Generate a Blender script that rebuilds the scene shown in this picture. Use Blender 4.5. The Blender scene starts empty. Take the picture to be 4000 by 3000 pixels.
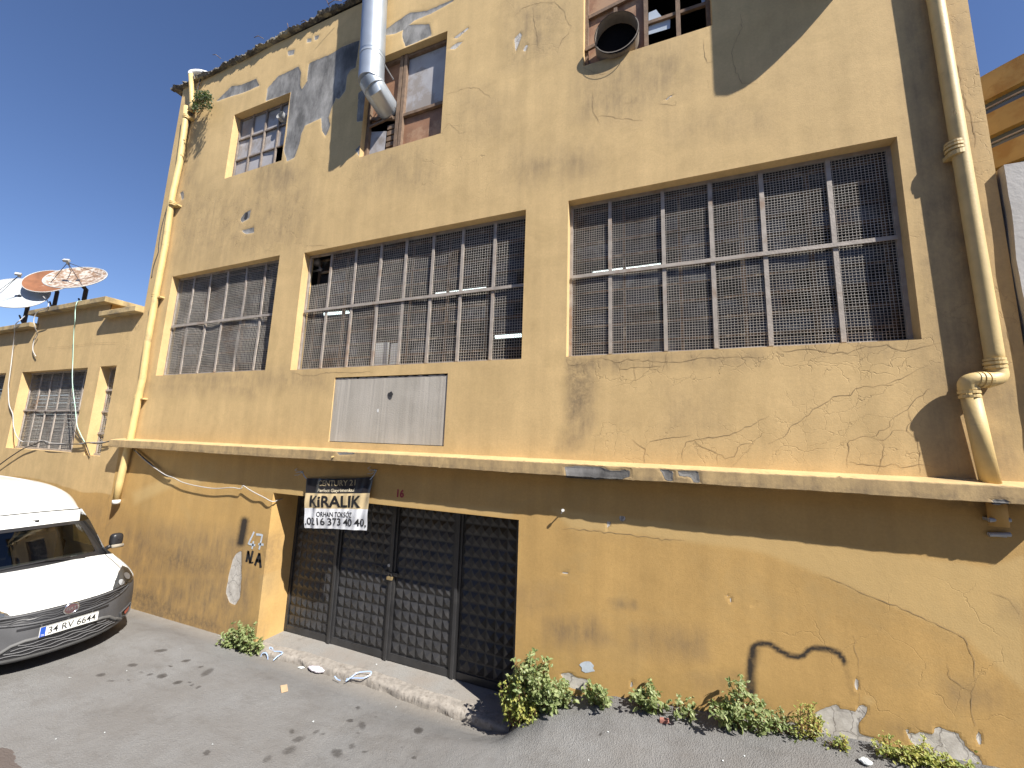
import bpy, bmesh, math, random
import numpy as np
from mathutils import Vector, Matrix
R = math.radians
sc = bpy.context.scene
COL = sc.collection
# ------------------------------------------------------------------ camera, sky, sun, exposure
ZC, CD = 2.9, 4.4                      # camera height and distance from the facade plane (y = 0)
yaw, pit, rol = R(21.6011), R(8.4392), R(1.9370)
cy, sy, cp, sp, cr, sr = math.cos(yaw), math.sin(yaw), math.cos(pit), math.sin(pit), math.cos(rol), math.sin(rol)
CF = np.array([-sy*cp, cy*cp, sp]); r0 = np.array([cy, sy, 0.]); u0 = np.cross(r0, CF)
CR = cr*r0 + sr*u0; CU = -sr*r0 + cr*u0
FPX = 13.7924/36*4000
CAM = np.array([0., -CD, ZC])
cam = bpy.data.cameras.new('camera'); camo = bpy.data.objects.new('camera', cam); COL.objects.link(camo)
cam.lens = 13.7924; cam.sensor_width = 36; cam.sensor_fit = 'HORIZONTAL'; cam.clip_start = .02; cam.clip_end = 3000
camo.matrix_world = Matrix([[CR[0], CU[0], -CF[0], CAM[0]], [CR[1], CU[1], -CF[1], CAM[1]], [CR[2], CU[2], -CF[2], CAM[2]], [0, 0, 0, 1]])
sc.camera = camo
SUN = Vector((2.15, -1.0, 2.42)).normalized()
w = bpy.data.worlds.new("World"); sc.world = w; w.use_nodes = True
nt = w.node_tree; sky = nt.nodes.new('ShaderNodeTexSky'); sky.sky_type = 'NISHITA'; sky.sun_disc = False
sky.sun_elevation = math.asin(SUN.z); sky.sun_rotation = math.atan2(SUN.x, SUN.y)
sky.air_density = 1.0; sky.dust_density = .3; sky.ozone_density = 2.2; sky.altitude = 50
tint = nt.nodes.new('ShaderNodeMix'); tint.data_type = 'RGBA'; tint.blend_type = 'MULTIPLY'; tint.inputs[0].default_value = 1; tint.inputs[7].default_value = (.86, .93, 1.16, 1)
nt.links.new(sky.outputs[0], tint.inputs[6]); nt.links.new(tint.outputs[2], nt.nodes['Background'].inputs[0]); nt.nodes['Background'].inputs[1].default_value = .062
sl = bpy.data.lights.new('sun', 'SUN'); sl.energy = 5.0; sl.angle = R(.5); sl.color = (1, .95, .87)
so = bpy.data.objects.new('sun', sl); COL.objects.link(so); so.rotation_euler = SUN.to_track_quat('Z', 'Y').to_euler(); so.location = (20, -20, 30)
sc.view_settings.view_transform = 'Standard'; sc.view_settings.look = 'None'; sc.view_settings.gamma = 1
sc.view_settings.use_curve_mapping = False; sc.view_settings.exposure = .95
sc.cycles.max_bounces = 6; sc.cycles.transparent_max_bounces = 12
RND = random.Random(7)
NP = np.random.default_rng(3)
# ------------------------------------------------------------------ measuring helpers
def ray(p): return (p[0]-2000)/FPX*CR + (1500-p[1])/FPX*CU + CF
def at(px, py, y=0.):                  # the point of the plane y = const seen at a photo pixel
    d = ray((px, py)); return CAM + d*((y+CD)/d[1])
def atx(px, py, x):
    d = ray((px, py)); return CAM + d*(x/d[0])
def proj(P):
    P = np.asarray(P, float) - CAM; z = np.maximum(P@CF, 1e-3)
    return 2000+FPX*(P@CR)/z, 1500-FPX*(P@CU)/z
def crop(cx, cy_):                     # pixel of a 1000 x 750 crop shown 2212 wide -> photo pixel
    return lambda x, y: (cx+x/2.212, cy_+y/2.212)
K00, K10, K20, K30 = crop(0, 0), crop(1000, 0), crop(2000, 0), crop(3000, 0)
K01, K11, K21, K31 = crop(0, 750), crop(1000, 750), crop(2000, 750), crop(3000, 750)
K02, K12, K22, K32 = crop(0, 1500), crop(1000, 1500), crop(2000, 1500), crop(3000, 1500)
K03, K13, K23, K33 = crop(0, 2250), crop(1000, 2250), crop(2000, 2250), crop(3000, 2250)
def poly(K, s):
    v = [float(t) for t in s.split()]; return [K(v[i], v[i+1]) for i in range(0, len(v), 2)]
def sdpoly(px, py, pg):                # signed distance (pixels), positive inside
    pg = np.array(pg); n = len(pg); d = np.full(px.shape, 1e9); ins = np.zeros(px.shape, bool)
    for i in range(n):
        a = pg[i]; b = pg[(i+1) % n]; ab = b-a; L = max(ab@ab, 1e-9)
        t = np.clip(((px-a[0])*ab[0]+(py-a[1])*ab[1])/L, 0, 1)
        d = np.minimum(d, np.hypot(px-a[0]-t*ab[0], py-a[1]-t*ab[1]))
        c = (a[1] > py) != (b[1] > py)
        if a[1] != b[1]: ins ^= c & (px < (b[0]-a[0])*(py-a[1])/(b[1]-a[1])+a[0])
    return np.where(ins, d, -d)
def stroke(px, py, pts):
    d = np.full(px.shape, 1e9); pts = np.array(pts)
    for a, b in zip(pts[:-1], pts[1:]):
        ab = b-a; L = max(ab@ab, 1e-9); t = np.clip(((px-a[0])*ab[0]+(py-a[1])*ab[1])/L, 0, 1)
        d = np.minimum(d, np.hypot(px-a[0]-t*ab[0], py-a[1]-t*ab[1]))
    return d
# ------------------------------------------------------------------ materials
def newmat(name):
    m = bpy.data.materials.new(name); m.use_nodes = True
    n = m.node_tree; return m, n, n.nodes['Principled BSDF']
class G:
    def __init__(s, n): s.n = n; s.geo = n.nodes.new('ShaderNodeNewGeometry').outputs['Position']
    def lk(s, v, i):
        if isinstance(v, (int, float)): i.default_value = v
        elif isinstance(v, (tuple, list)): i.default_value = tuple(v)+((1,) if len(i.default_value) == 4 and len(v) == 3 else ())
        else: s.n.links.new(v, i)
    def noise(s, scale, detail=4, rough=.55, vec=None, dist=0):
        t = s.n.nodes.new('ShaderNodeTexNoise'); s.lk(vec if vec is not None else s.geo, t.inputs['Vector'])
        t.inputs['Scale'].default_value = scale; t.inputs['Detail'].default_value = detail; t.inputs['Roughness'].default_value = rough
        t.inputs['Distortion'].default_value = dist; return t.outputs['Fac']
    def vor(s, scale, feat='DISTANCE_TO_EDGE', vec=None, rnd=1):
        t = s.n.nodes.new('ShaderNodeTexVoronoi'); t.feature = feat; s.lk(vec if vec is not None else s.geo, t.inputs['Vector'])
        t.inputs['Scale'].default_value = scale; t.inputs['Randomness'].default_value = rnd; return t.outputs[0]
    def scl(s, v3, vec=None, off=(0, 0, 0)):
        t = s.n.nodes.new('ShaderNodeMapping'); s.lk(vec if vec is not None else s.geo, t.inputs[0]); t.inputs['Scale'].default_value = v3; t.inputs['Location'].default_value = off
        return t.outputs[0]
    def m(s, op, a, b=0., c=0.):
        t = s.n.nodes.new('ShaderNodeMath'); t.operation = op
        for i, v in enumerate((a, b, c)): s.lk(v, t.inputs[i])
        return t.outputs[0]
    def mr(s, v, a, b, c=0., d=1.):
        t = s.n.nodes.new('ShaderNodeMapRange'); t.clamp = True
        for i, x in enumerate((v, a, b, c, d)): s.lk(x, t.inputs[i])
        return t.outputs[0]
    def mix(s, f, a, b, typ='MIX'):
        t = s.n.nodes.new('ShaderNodeMix'); t.data_type = 'RGBA'; t.blend_type = typ
        s.lk(f, t.inputs[0]); s.lk(a, t.inputs[6]); s.lk(b, t.inputs[7]); return t.outputs[2]
    def vadd(s, a, b, op='ADD'):
        t = s.n.nodes.new('ShaderNodeVectorMath'); t.operation = op; s.lk(a, t.inputs[0]); s.lk(b, t.inputs[1]); return t.outputs[0]
    def attr(s, name):
        t = s.n.nodes.new('ShaderNodeAttribute'); t.attribute_name = name; q = s.n.nodes.new('ShaderNodeSeparateColor'); s.lk(t.outputs['Color'], q.inputs[0])
        return q.outputs[0], q.outputs[1], q.outputs[2], t.outputs['Alpha']
    def bump(s, h, strength, dist, prev=None):
        t = s.n.nodes.new('ShaderNodeBump'); t.inputs['Strength'].default_value = strength; t.inputs['Distance'].default_value = dist
        s.lk(h, t.inputs['Height'])
        if prev is not None: s.lk(prev, t.inputs['Normal'])
        return t.outputs[0]
def simple(name, c, rough=.6, var=.25, scale=6., metal=0., bump=.15, bscale=60., c2=None, c2scale=5., c2thr=(.5, .6), spec=.5, coat=0.):
    m, n, b = newmat(name); g = G(n)
    v = g.mr(g.noise(scale, 5), .3, .7, 1-var, 1+var)
    colr = g.mix(1., c, g.mix(1., (1, 1, 1), v, 'MULTIPLY'), 'MULTIPLY')
    if c2 is not None: colr = g.mix(g.mr(g.noise(c2scale, 6, .65), *c2thr), colr, c2)
    g.lk(colr, b.inputs['Base Color']); b.inputs['Roughness'].default_value = rough; b.inputs['Metallic'].default_value = metal
    b.inputs['Specular IOR Level'].default_value = spec; b.inputs['Coat Weight'].default_value = coat
    if bump: g.lk(g.bump(g.noise(bscale, 4), bump, .01), b.inputs['Normal'])
    return m
def facade_mat(name, up, lo):
    m, n, b = newmat(name); g = G(n)
    peel, white, dirt, crk = g.attr('wear'); low, light, soot_shade, spray = g.attr('wear_shade')
    e = g.m('SUBTRACT', g.noise(7, 8, .62), .5); e2 = g.m('SUBTRACT', g.noise(22, 5, .6), .5)
    pm = g.mr(g.m('ADD', peel, g.m('ADD', g.m('MULTIPLY', e, .5), g.m('MULTIPLY', e2, .25))), .47, .53)
    wm = g.mr(g.m('ADD', white, g.m('ADD', g.m('MULTIPLY', e, .35), g.m('MULTIPLY', e2, .3))), .47, .53)
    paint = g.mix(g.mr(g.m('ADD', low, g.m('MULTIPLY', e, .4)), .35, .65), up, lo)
    big = g.mr(g.noise(.55, 5, .6), .3, .7, .93, 1.06); med = g.mr(g.noise(2.6, 7, .68), .3, .72, .90, 1.06)
    fine = g.mr(g.noise(38, 4, .7), .3, .7, .93, 1.06)
    streak = g.mr(g.noise(1, 6, .6, g.scl((4.5, 4.5, .35))), .34, .66, .92, 1.05)
    v = g.m('MULTIPLY', g.m('MULTIPLY', big, med), g.m('MULTIPLY', fine, streak))
    paint = g.mix(1., paint, g.mix(1., (1, 1, 1), v, 'MULTIPLY'), 'MULTIPLY')
    blot = g.mr(g.noise(1.7, 9, .72, None, .6), .50, .74, 0, .46)
    paint = g.mix(blot, paint, (.40, .285, .13))
    paint = g.mix(g.m('MULTIPLY', light, .6), paint, (.57, .42, .20))
    dn = g.m('MULTIPLY', g.mr(g.noise(5, 8, .72, g.scl((1, 1, .55))), .28, .64), g.mr(g.noise(1, 6, .65, g.scl((16, 16, .9))), .25, .7, .4, 1))
    paint = g.mix(g.m('MULTIPLY', g.m('MULTIPLY', dirt, dn), .9), paint, (.165, .125, .085))
    spk = g.m('MULTIPLY', soot_shade, g.mr(g.noise(14, 6, .7), .35, .62))
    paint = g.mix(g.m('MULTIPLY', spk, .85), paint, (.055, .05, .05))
    # cracks
    wv = g.n.nodes.new('ShaderNodeTexNoise'); wv.inputs['Scale'].default_value = 3.2; wv.inputs['Detail'].default_value = 6; g.lk(g.geo, wv.inputs['Vector'])
    cv = g.vadd(g.geo, g.vadd(wv.outputs['Color'], (.42, .42, .42), 'MULTIPLY'))
    d1 = g.vor(1.55, vec=cv); d2 = g.vor(4.2, vec=cv)
    brk = g.mr(g.noise(2.1, 3), .42, .55)
    c1 = g.m('MULTIPLY', g.mr(d1, .0, .0065, 1, 0), brk); c2 = g.m('MULTIPLY', g.mr(d2, .0, .013, 1, 0), g.mr(crk, .45, .75))
    ck = g.m('MULTIPLY', g.m('MAXIMUM', g.m('MULTIPLY', c1, g.m('MULTIPLY', crk, 1.6)), c2), g.mr(crk, .05, .3))
    ck = g.m('MINIMUM', ck, 1.)
    paint = g.mix(g.m('MULTIPLY', ck, .36), paint, (.20, .14, .075))
    conc = g.mix(g.mr(g.noise(1, 7, .68, g.scl((3.2, 3.2, 1.5))), .36, .62), (.33, .32, .305), (.115, .112, .108))
    conc = g.mix(g.m('MULTIPLY', soot_shade, .7), conc, (.05, .05, .052))
    wht = g.mix(g.mr(g.noise(9, 6, .7), .35, .65), (.60, .57, .52), (.40, .37, .33))
    crw = g.m('MULTIPLY', g.mr(g.vor(5., vec=cv), 0, .03, .8, 0), 1.)
    wht = g.mix(crw, wht, (.12, .1, .09))
    pe = g.m('ADD', peel, g.m('ADD', g.m('MULTIPLY', e, .5), g.m('MULTIPLY', e2, .25))); rim = g.mr(pe, .36, .42)
    paint = g.mix(g.m('MULTIPLY', rim, g.mr(g.noise(3.3, 3), .45, .55, .1, .85)), paint, (.50, .43, .33))
    base = g.mix(pm, paint, conc); base = g.mix(wm, base, wht)
    sm = g.mr(g.m('ADD', spray, g.m('MULTIPLY', e2, .45)), .08, .8, 0, .95)
    base = g.mix(sm, base, (.02, .02, .022))
    g.lk(base, b.inputs['Base Color']); b.inputs['Roughness'].default_value = .9; b.inputs['Specular IOR Level'].default_value = .25
    h = g.m('ADD', g.m('MULTIPLY', g.noise(85, 3, .6), .35), g.m('MULTIPLY', g.noise(14, 6, .62), .3))
    bp = g.bump(h, .30, .012)
    h2 = g.m('SUBTRACT', g.m('MULTIPLY', g.m('MAXIMUM', pm, wm), -1.), g.m('MULTIPLY', ck, .22))
    bp = g.bump(h2, .8, .012, bp)
    bp = g.bump(g.noise(1.1, 4, .5), .22, .05, bp)
    g.lk(bp, b.inputs['Normal']); return m
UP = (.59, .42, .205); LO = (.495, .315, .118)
M = {}
M['facade'] = facade_mat('ochre_plaster', UP, LO)
M['soffit'] = simple('ochre_soffit', (.42, .25, .08), .9, .25, 3, bump=.2)
M['roofedge'] = simple('weathered_roof_concrete', (.12, .11, .095), .95, .5, 8, bump=.6, bscale=25, c2=(.3, .26, .17), c2scale=4)
M['coping'] = simple('stained_coping', (.42, .31, .15), .9, .3, 3, bump=.3, bscale=40, c2=(.13, .11, .085), c2scale=2.6, c2thr=(.48, .66))
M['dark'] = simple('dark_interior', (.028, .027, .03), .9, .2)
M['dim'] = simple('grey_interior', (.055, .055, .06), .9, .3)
M['wire'] = simple('weathered_wire', (.37, .345, .31), .6, .25, 3, metal=.0, bump=0, c2=(.24, .17, .12), c2scale=1.3, c2thr=(.56, .7))
M['bar'] = simple('weathered_bar', (.34, .30, .262), .65, .2, 9, bump=.3, c2=(.27, .18, .12), c2scale=2.3, c2thr=(.56, .7))
M['rust'] = simple('rust_bar', (.13, .08, .048), .85, .4, 8, bump=.4, c2=(.30, .24, .17), c2scale=7, c2thr=(.52, .64))
M['sash'] = simple('weathered_sash', (.22, .18, .15), .8, .3, 9, bump=.3)
M['pane'] = simple('dusty_sunlit_glass', (.022, .022, .026), .3, .3, 2.4, bump=.12, bscale=22, c2=(.13, .135, .145), c2scale=2.3, c2thr=(.53, .62))  # pale noise patches painted in for sunlit panes, over dark dusty glass
M['greypanel'] = simple('grey_board', (.36, .35, .36), .8, .14, 3, bump=.1, c2=(.27, .24, .22), c2scale=2.2)
M['cement'] = None
M['ply'] = simple('brown_plywood', (.26, .135, .075), .7, .22, 4, bump=.15, c2=(.36, .22, .13), c2scale=2.5)
M['wood'] = simple('old_timber', (.175, .115, .075), .85, .3, 9, bump=.4)
M['steel'] = simple('galvanised_duct', (.43, .47, .51), .40, .08, 5, metal=.6, bump=.04, bscale=10)
M['pipe'] = simple('ochre_pipe', (.58, .43, .19), .55, .12, 5, bump=.12, bscale=50, c2=(.32, .24, .13), c2scale=4.2, c2thr=(.6, .75))
M['white'] = simple('white_plastic', (.72, .72, .7), .45, .06, 5, bump=0)
M['zinc'] = simple('zinc_clamp', (.4, .41, .42), .5, .2, 8, metal=.5)
M['gate'] = simple('black_gate_paint', (.030, .030, .032), .42, .3, 5, bump=.12, bscale=30, c2=(.05, .048, .047), c2scale=5.5, c2thr=(.55, .75), spec=.6)
M['brass'] = simple('brass_lock', (.5, .38, .2), .4, .1, metal=.7)
M['black'] = simple('black_rubber', (.02, .02, .022), .6, .1, bump=0)
M['cableblack'] = simple('dark_cable', (.05, .045, .04), .6, .1, bump=0)
M['cablewhite'] = simple('pale_cable', (.45, .43, .40), .55, .1, bump=0)
M['cablegreen'] = simple('green_cable', (.42, .62, .5), .5, .1, bump=0)
M['dishwhite'] = simple('pale_dish', (.40, .43, .45), .5, .06, 3, bump=0, c2=(.34, .35, .36), c2scale=8, c2thr=(.55, .75))
M['dishrust'] = simple('rusted_dish', (.20, .082, .038), .85, .3, 4, bump=.1, c2=(.36, .29, .24), c2scale=2.8, c2thr=(.66, .72))
M['dishflake'] = simple('flaking_dish', (.42, .38, .34), .75, .1, 4, bump=.1, c2=(.20, .125, .08), c2scale=11, c2thr=(.42, .56))
M['dishrim'] = simple('dish_rim', (.40, .40, .39), .5, .1, bump=0)
M['mast'] = simple('dark_mast', (.035, .035, .045), .5, .2, bump=0)
M['greywall'] = simple('grey_render', (.42, .405, .385), .9, .14, 2.5, bump=.35, bscale=30, c2=(.33, .31, .31), c2scale=1.3)
M['bandyellow'] = simple('yellow_band', (.47, .345, .135), .85, .2, 1.5, bump=.25, bscale=25, c2=(.40, .26, .09), c2scale=2)
M['glassblue'] = simple('strip_glazing', (.10, .14, .20), .12, .2, 1, bump=0)
M['blacktext'] = simple('black_print', (.012, .012, .014), .5, 0, bump=0)
M['redpaint'] = simple('red_paint', (.28, .035, .04), .7, .25, 25, bump=0)
M['bluepaint'] = simple('pale_spray', (.5, .56, .62), .8, .15, 25, bump=0)
M['leaf'] = None
def leafmat(name, c, c2):
    m, n, b = newmat(name); g = G(n)
    colr = g.mix(g.mr(g.noise(17, 3), .38, .62), c, c2)
    g.lk(colr, b.inputs['Base Color']); b.inputs['Roughness'].default_value = .5
    tr = n.nodes.new('ShaderNodeBsdfTranslucent'); g.lk(g.mix(1., colr, (1.3, 1.5, .7), 'MULTIPLY'), tr.inputs[0])
    mx = n.nodes.new('ShaderNodeMixShader'); mx.inputs[0].default_value = .28
    n.links.new(b.outputs[0], mx.inputs[1]); n.links.new(tr.outputs[0], mx.inputs[2]); n.links.new(mx.outputs[0], n.nodes['Material Output'].inputs[0])
    return m
M['leaf'] = leafmat('weed_leaf', (.15, .20, .065), (.31, .35, .165))
M['leafy'] = leafmat('yellow_weed_leaf', (.40, .38, .10), (.22, .27, .07))
M['leafd'] = leafmat('dark_shrub_leaf', (.045, .07, .025), (.10, .13, .06))
M['stem'] = simple('weed_stem', (.17, .10, .05), .8, .2, bump=0)
def cementmat():
    m, n, b = newmat('cement_panel'); g = G(n)
    s = g.noise(1, 8, .7, g.scl((5, 5, .45))); v = g.mix(g.mr(s, .32, .72), (.45, .415, .365), (.32, .295, .255))
    v = g.mix(g.mr(g.noise(2.2, 6, .6), .46, .7, 0, .6), v, (.47, .435, .385))
    g.lk(v, b.inputs['Base Color']); b.inputs['Roughness'].default_value = .9
    g.lk(g.bump(g.noise(60, 4), .25, .01), b.inputs['Normal']); return m
M['cement'] = cementmat()
def glassmat(name, tint, refl):
    m, n, b = newmat(name); g = G(n); n.nodes.remove(b)
    t = n.nodes.new('ShaderNodeBsdfTransparent'); t.inputs[0].default_value = (*tint, 1)
    s = n.nodes.new('ShaderNodeBsdfGlossy'); s.inputs['Roughness'].default_value = .02
    lw = n.nodes.new('ShaderNodeLayerWeight'); lw.inputs[0].default_value = refl
    mx = n.nodes.new('ShaderNodeMixShader'); g.lk(g.mr(lw.outputs['Fresnel'], 0, 1, .04, .8), mx.inputs[0])
    n.links.new(t.outputs[0], mx.inputs[1]); n.links.new(s.outputs[0], mx.inputs[2]); n.links.new(mx.outputs[0], n.nodes['Material Output'].inputs[0]); return m
M['carglass'] = glassmat('van_glass', (.62, .68, .66), .35)
M['lens'] = glassmat('headlight_lens', (.8, .82, .84), .35)
M['brokenglass'] = simple('broken_pane', (.42, .48, .55), .25, .12, 5, bump=0)
M['carpaint'] = simple('white_van_paint', (.74, .75, .73), .28, .03, 2, bump=0, coat=.5, c2=(.62, .61, .56), c2scale=3, c2thr=(.6, .8))
M['bumper'] = simple('grey_bumper_plastic', (.072, .073, .078), .6, .14, 6, bump=.12, bscale=150)
M['bumperlip'] = simple('dusty_bumper_lip', (.115, .115, .115), .65, .14, 6, bump=.12, bscale=150)
M['blackplastic'] = simple('black_trim_plastic', (.018, .018, .02), .4, .1, bump=0)
M['grillemesh'] = simple('grille_plastic', (.14, .14, .145), .4, .1, bump=0)
M['chrome'] = simple('chrome', (.75, .75, .76), .18, .02, metal=1., bump=0)
M['reflector'] = simple('lamp_reflector', (.8, .81, .83), .35, .03, metal=.2, bump=0)
M['lampbase'] = simple('lamp_housing', (.13, .135, .14), .3, .1, metal=.3, bump=0)
M['plate'] = simple('plate_white', (.68, .68, .64), .5, .05, bump=0)
M['plateblue'] = simple('plate_blue', (.02, .08, .42), .4, .05, bump=0)
M['fogred'] = simple('fog_lamp_red', (.42, .10, .08), .3, .1, bump=0)
M['emblemred'] = simple('emblem_disc', (.10, .055, .06), .3, .05, bump=0)
M['seat'] = simple('van_seat', (.03, .04, .07), .9, .2, bump=0)
M['dash'] = simple('van_dashboard', (.035, .035, .035), .7, .2, bump=0)
M['beige'] = simple('van_trim', (.28, .25, .2), .9, .1, bump=0)
M['paper'] = simple('paper', (.62, .66, .66), .8, .05, bump=0)
M['bannerwhite'] = simple('banner_white', (.74, .75, .78), .42, .04, 3, bump=.15, bscale=9)
M['bannerbeige'] = simple('banner_beige', (.60, .47, .27), .42, .05, 3, bump=.15, bscale=9)
M['bannerblack'] = simple('banner_black', (.018, .017, .02), .32, .2, 3, bump=.15, bscale=9)
M['gold'] = simple('banner_gold_print', (.36, .29, .17), .5, .1, bump=0)
M['cream'] = simple('banner_cream_print', (.75, .66, .48), .5, .05, bump=0)
M['string'] = simple('blue_string', (.35, .42, .5), .6, .1, bump=0)
M['strap'] = simple('blue_strapping', (.36, .48, .74), .35, .1, bump=0)
M['bag'] = simple('pale_plastic_bag', (.66, .62, .68), .35, .1, 9, bump=.3, bscale=30)
M['card'] = simple('cardboard', (.52, .37, .23), .85, .08, 12, bump=.1)
M['brick'] = simple('brick_shard', (.32, .14, .11), .9, .15, 12, bump=.3)
M['kerb'] = simple('pebbly_kerb', (.275, .25, .22), .95, .25, 16, bump=.45, bscale=60, c2=(.19, .165, .14), c2scale=20, c2thr=(.55, .65))
M['tube'] = None
def emis(name, c, s):
    m, n, b = newmat(name); b.inputs['Base Color'].default_value = (*c, 1); b.inputs['Emission Color'].default_value = (*c, 1); b.inputs['Emission Strength'].default_value = s; return m
M['tube'] = emis('lit_tube', (.85, 1., .97), 1.1)
def roadmat():
    m, n, b = newmat('worn_asphalt'); g = G(n)
    st, dust, rough_, patch = g.attr('wear')
    sp = g.noise(120, 3, .7); a = g.mix(g.mr(sp, .33, .67), (.158, .158, .158), (.24, .238, .232))
    a = g.mix(g.mr(g.noise(.9, 6, .62), .36, .66, 0, .75), a, (.155, .145, .135))
    a = g.mix(g.mr(g.noise(4, 7, .7, g.scl((.6, 1.4, 1))), .5, .75, 0, .6), a, (.125, .115, .105))
    peb = g.vor(95, 'F1'); a = g.mix(g.m('MULTIPLY', g.mr(peb, .0, .22, .5, 0), g.mr(g.noise(40, 2), .5, .7)), a, (.42, .41, .39))
    a = g.mix(g.m('MULTIPLY', rough_, g.mr(g.noise(45, 4, .7), .35, .6, .2, .75)), a, (.06, .06, .063))
    a = g.mix(g.m('MULTIPLY', dust, .6), a, (.26, .23, .19))
    e = g.m('SUBTRACT', g.noise(26, 5, .65), .5)
    sm = g.mr(g.m('ADD', st, g.m('MULTIPLY', e, .55)), .40, .62, 0, .82)
    a = g.mix(g.m('MULTIPLY', sm, g.mr(st, .2, 1, .35, 1)), a, (.042, .037, .034))
    pm = g.mr(g.m('ADD', patch, g.m('MULTIPLY', e, .4)), .46, .54)
    a = g.mix(pm, a, (.115, .095, .085))
    g.lk(a, b.inputs['Base Color']); g.lk(g.mr(sm, 0, 1, .9, .55), b.inputs['Roughness']); b.inputs['Specular IOR Level'].default_value = .3
    h = g.m('ADD', g.m('MULTIPLY', peb, .9), g.noise(60, 5, .7))
    g.lk(g.bump(g.noise(2.2, 5, .55), .4, .05, g.bump(h, .5, .012)), b.inputs['Normal']); return m
M['road'] = roadmat()
def apronmat():
    m, n, b = newmat('worn_concrete'); g = G(n)
    a = g.mix(g.mr(g.noise(90, 4, .7), .33, .67), (.20, .195, .185), (.29, .28, .262))
    a = g.mix(g.mr(g.noise(2.1, 7, .65), .4, .66, 0, .7), a, (.235, .205, .175)); a = g.mix(g.mr(g.noise(5, 6, .7), .56, .72, 0, .5), a, (.12, .11, .10))
    g.lk(a, b.inputs['Base Color']); b.inputs['Roughness'].default_value = .9
    g.lk(g.bump(g.noise(50, 6, .7), .5, .015), b.inputs['Normal']); return m
M['apron'] = apronmat()
# ------------------------------------------------------------------ mesh helpers
class MB:
    def __init__(s): s.v = []; s.f = []; s.mi = []
    def add(s, vs, fs, mi=0):
        o = len(s.v); s.v += [tuple(map(float, p)) for p in vs]; s.f += [tuple(o+i for i in f) for f in fs]; s.mi += [mi]*len(fs); return s
    def box(s, x0, x1, y0, y1, z0, z1, mi=0):
        return s.add([(x0, y0, z0), (x1, y0, z0), (x1, y1, z0), (x0, y1, z0), (x0, y0, z1), (x1, y0, z1), (x1, y1, z1), (x0, y1, z1)],
                     [(0, 3, 2, 1), (4, 5, 6, 7), (0, 1, 5, 4), (1, 2, 6, 5), (2, 3, 7, 6), (3, 0, 4, 7)], mi)
    def grid(s, P, mi=0, closed=False):           # P: rows x cols of points
        nr, nc = len(P), len(P[0]); vs = [p for row in P for p in row]; fs = []
        for i in range(nr-1):
            for j in range(nc-1 if not closed else nc):
                k = (j+1) % nc; fs.append((i*nc+j, i*nc+k, (i+1)*nc+k, (i+1)*nc+j))
        return s.add(vs, fs, mi)
    def tube(s, pts, r, n=10, mi=0, cap=True, rs=None):
        pts = [Vector(tuple(map(float, p))) for p in pts]; rows = []; up = None
        for i, p in enumerate(pts):
            a = pts[max(i-1, 0)]; b = pts[min(i+1, len(pts)-1)]; t = (b-a).normalized()
            if up is None: up = t.orthogonal().normalized()
            up = (up - t*up.dot(t)); up = up.normalized() if up.length > 1e-6 else t.orthogonal().normalized()
            q = t.cross(up); rr = r if rs is None else rs[i]
            rows.append([p + (up*math.cos(2*math.pi*k/n) + q*math.sin(2*math.pi*k/n))*rr for k in range(n)])
        o = len(s.v); s.grid(rows, mi, True)
        if cap:
            s.f += [tuple(o+k for k in range(n)), tuple(o+(len(pts)-1)*n+k for k in reversed(range(n)))]; s.mi += [mi, mi]
        return s
    def bar(s, a, b, w_, d, mi=0):                # rectangular bar from a to b, width w_ in the x/z plane, depth d in y
        a = Vector(tuple(map(float, a))); b = Vector(tuple(map(float, b))); t = (b-a).normalized(); yv = Vector((0, 1, 0)); yv = (yv-t*yv.dot(t)).normalized(); q = t.cross(yv)
        c = [q*sx*w_/2 + yv*sy_*d/2 for sx, sy_ in ((-1, -1), (1, -1), (1, 1), (-1, 1))]
        return s.add([a+k for k in c]+[b+k for k in c], [(0, 1, 2, 3), (7, 6, 5, 4), (0, 4, 5, 1), (1, 5, 6, 2), (2, 6, 7, 3), (3, 7, 4, 0)], mi)
    def build(s, name, mats, parent=None, smooth=False, bevel=0., loc=None, rot=None, fix=True):
        me = bpy.data.meshes.new(name); me.from_pydata(s.v, [], s.f)
        mats = mats if isinstance(mats, (list, tuple)) else [mats]
        for m in mats: me.materials.append(m)
        me.polygons.foreach_set('material_index', s.mi)
        if smooth: me.polygons.foreach_set('use_smooth', [True]*len(s.f))
        me.update()
        if fix:
            bm = bmesh.new(); bm.from_mesh(me); bmesh.ops.recalc_face_normals(bm, faces=bm.faces); bm.to_mesh(me); bm.free()
        o = bpy.data.objects.new(name, me); COL.objects.link(o)
        if parent is not None: o.parent = parent
        if loc is not None: o.location = loc
        if rot is not None: o.rotation_euler = rot
        if bevel:
            b = o.modifiers.new('bevel', 'BEVEL'); b.width = bevel; b.segments = 2; b.limit_method = 'ANGLE'
        if smooth == 'auto' or (smooth and bevel): pass
        return o
def tag(o, label=None, cat=None, group=None, kind=None):
    if label: o['label'] = label
    if cat: o['category'] = cat
    if group: o['group'] = group
    if kind: o['kind'] = kind
    return o
def empty(name, loc=(0, 0, 0), label=None, cat=None, group=None):
    o = bpy.data.objects.new(name, None); COL.objects.link(o); o.empty_display_size = .2; o.location = tuple(float(t) for t in loc); return tag(o, label, cat, group)
def smooth_by_angle(o, ang=35):
    me = o.data; me.polygons.foreach_set('use_smooth', [True]*len(me.polygons))
    bm = bmesh.new(); bm.from_mesh(me)
    for e in bm.edges:
        if len(e.link_faces) == 2 and e.calc_face_angle(0) > R(ang): e.smooth = False
    bm.to_mesh(me); bm.free(); return o
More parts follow.
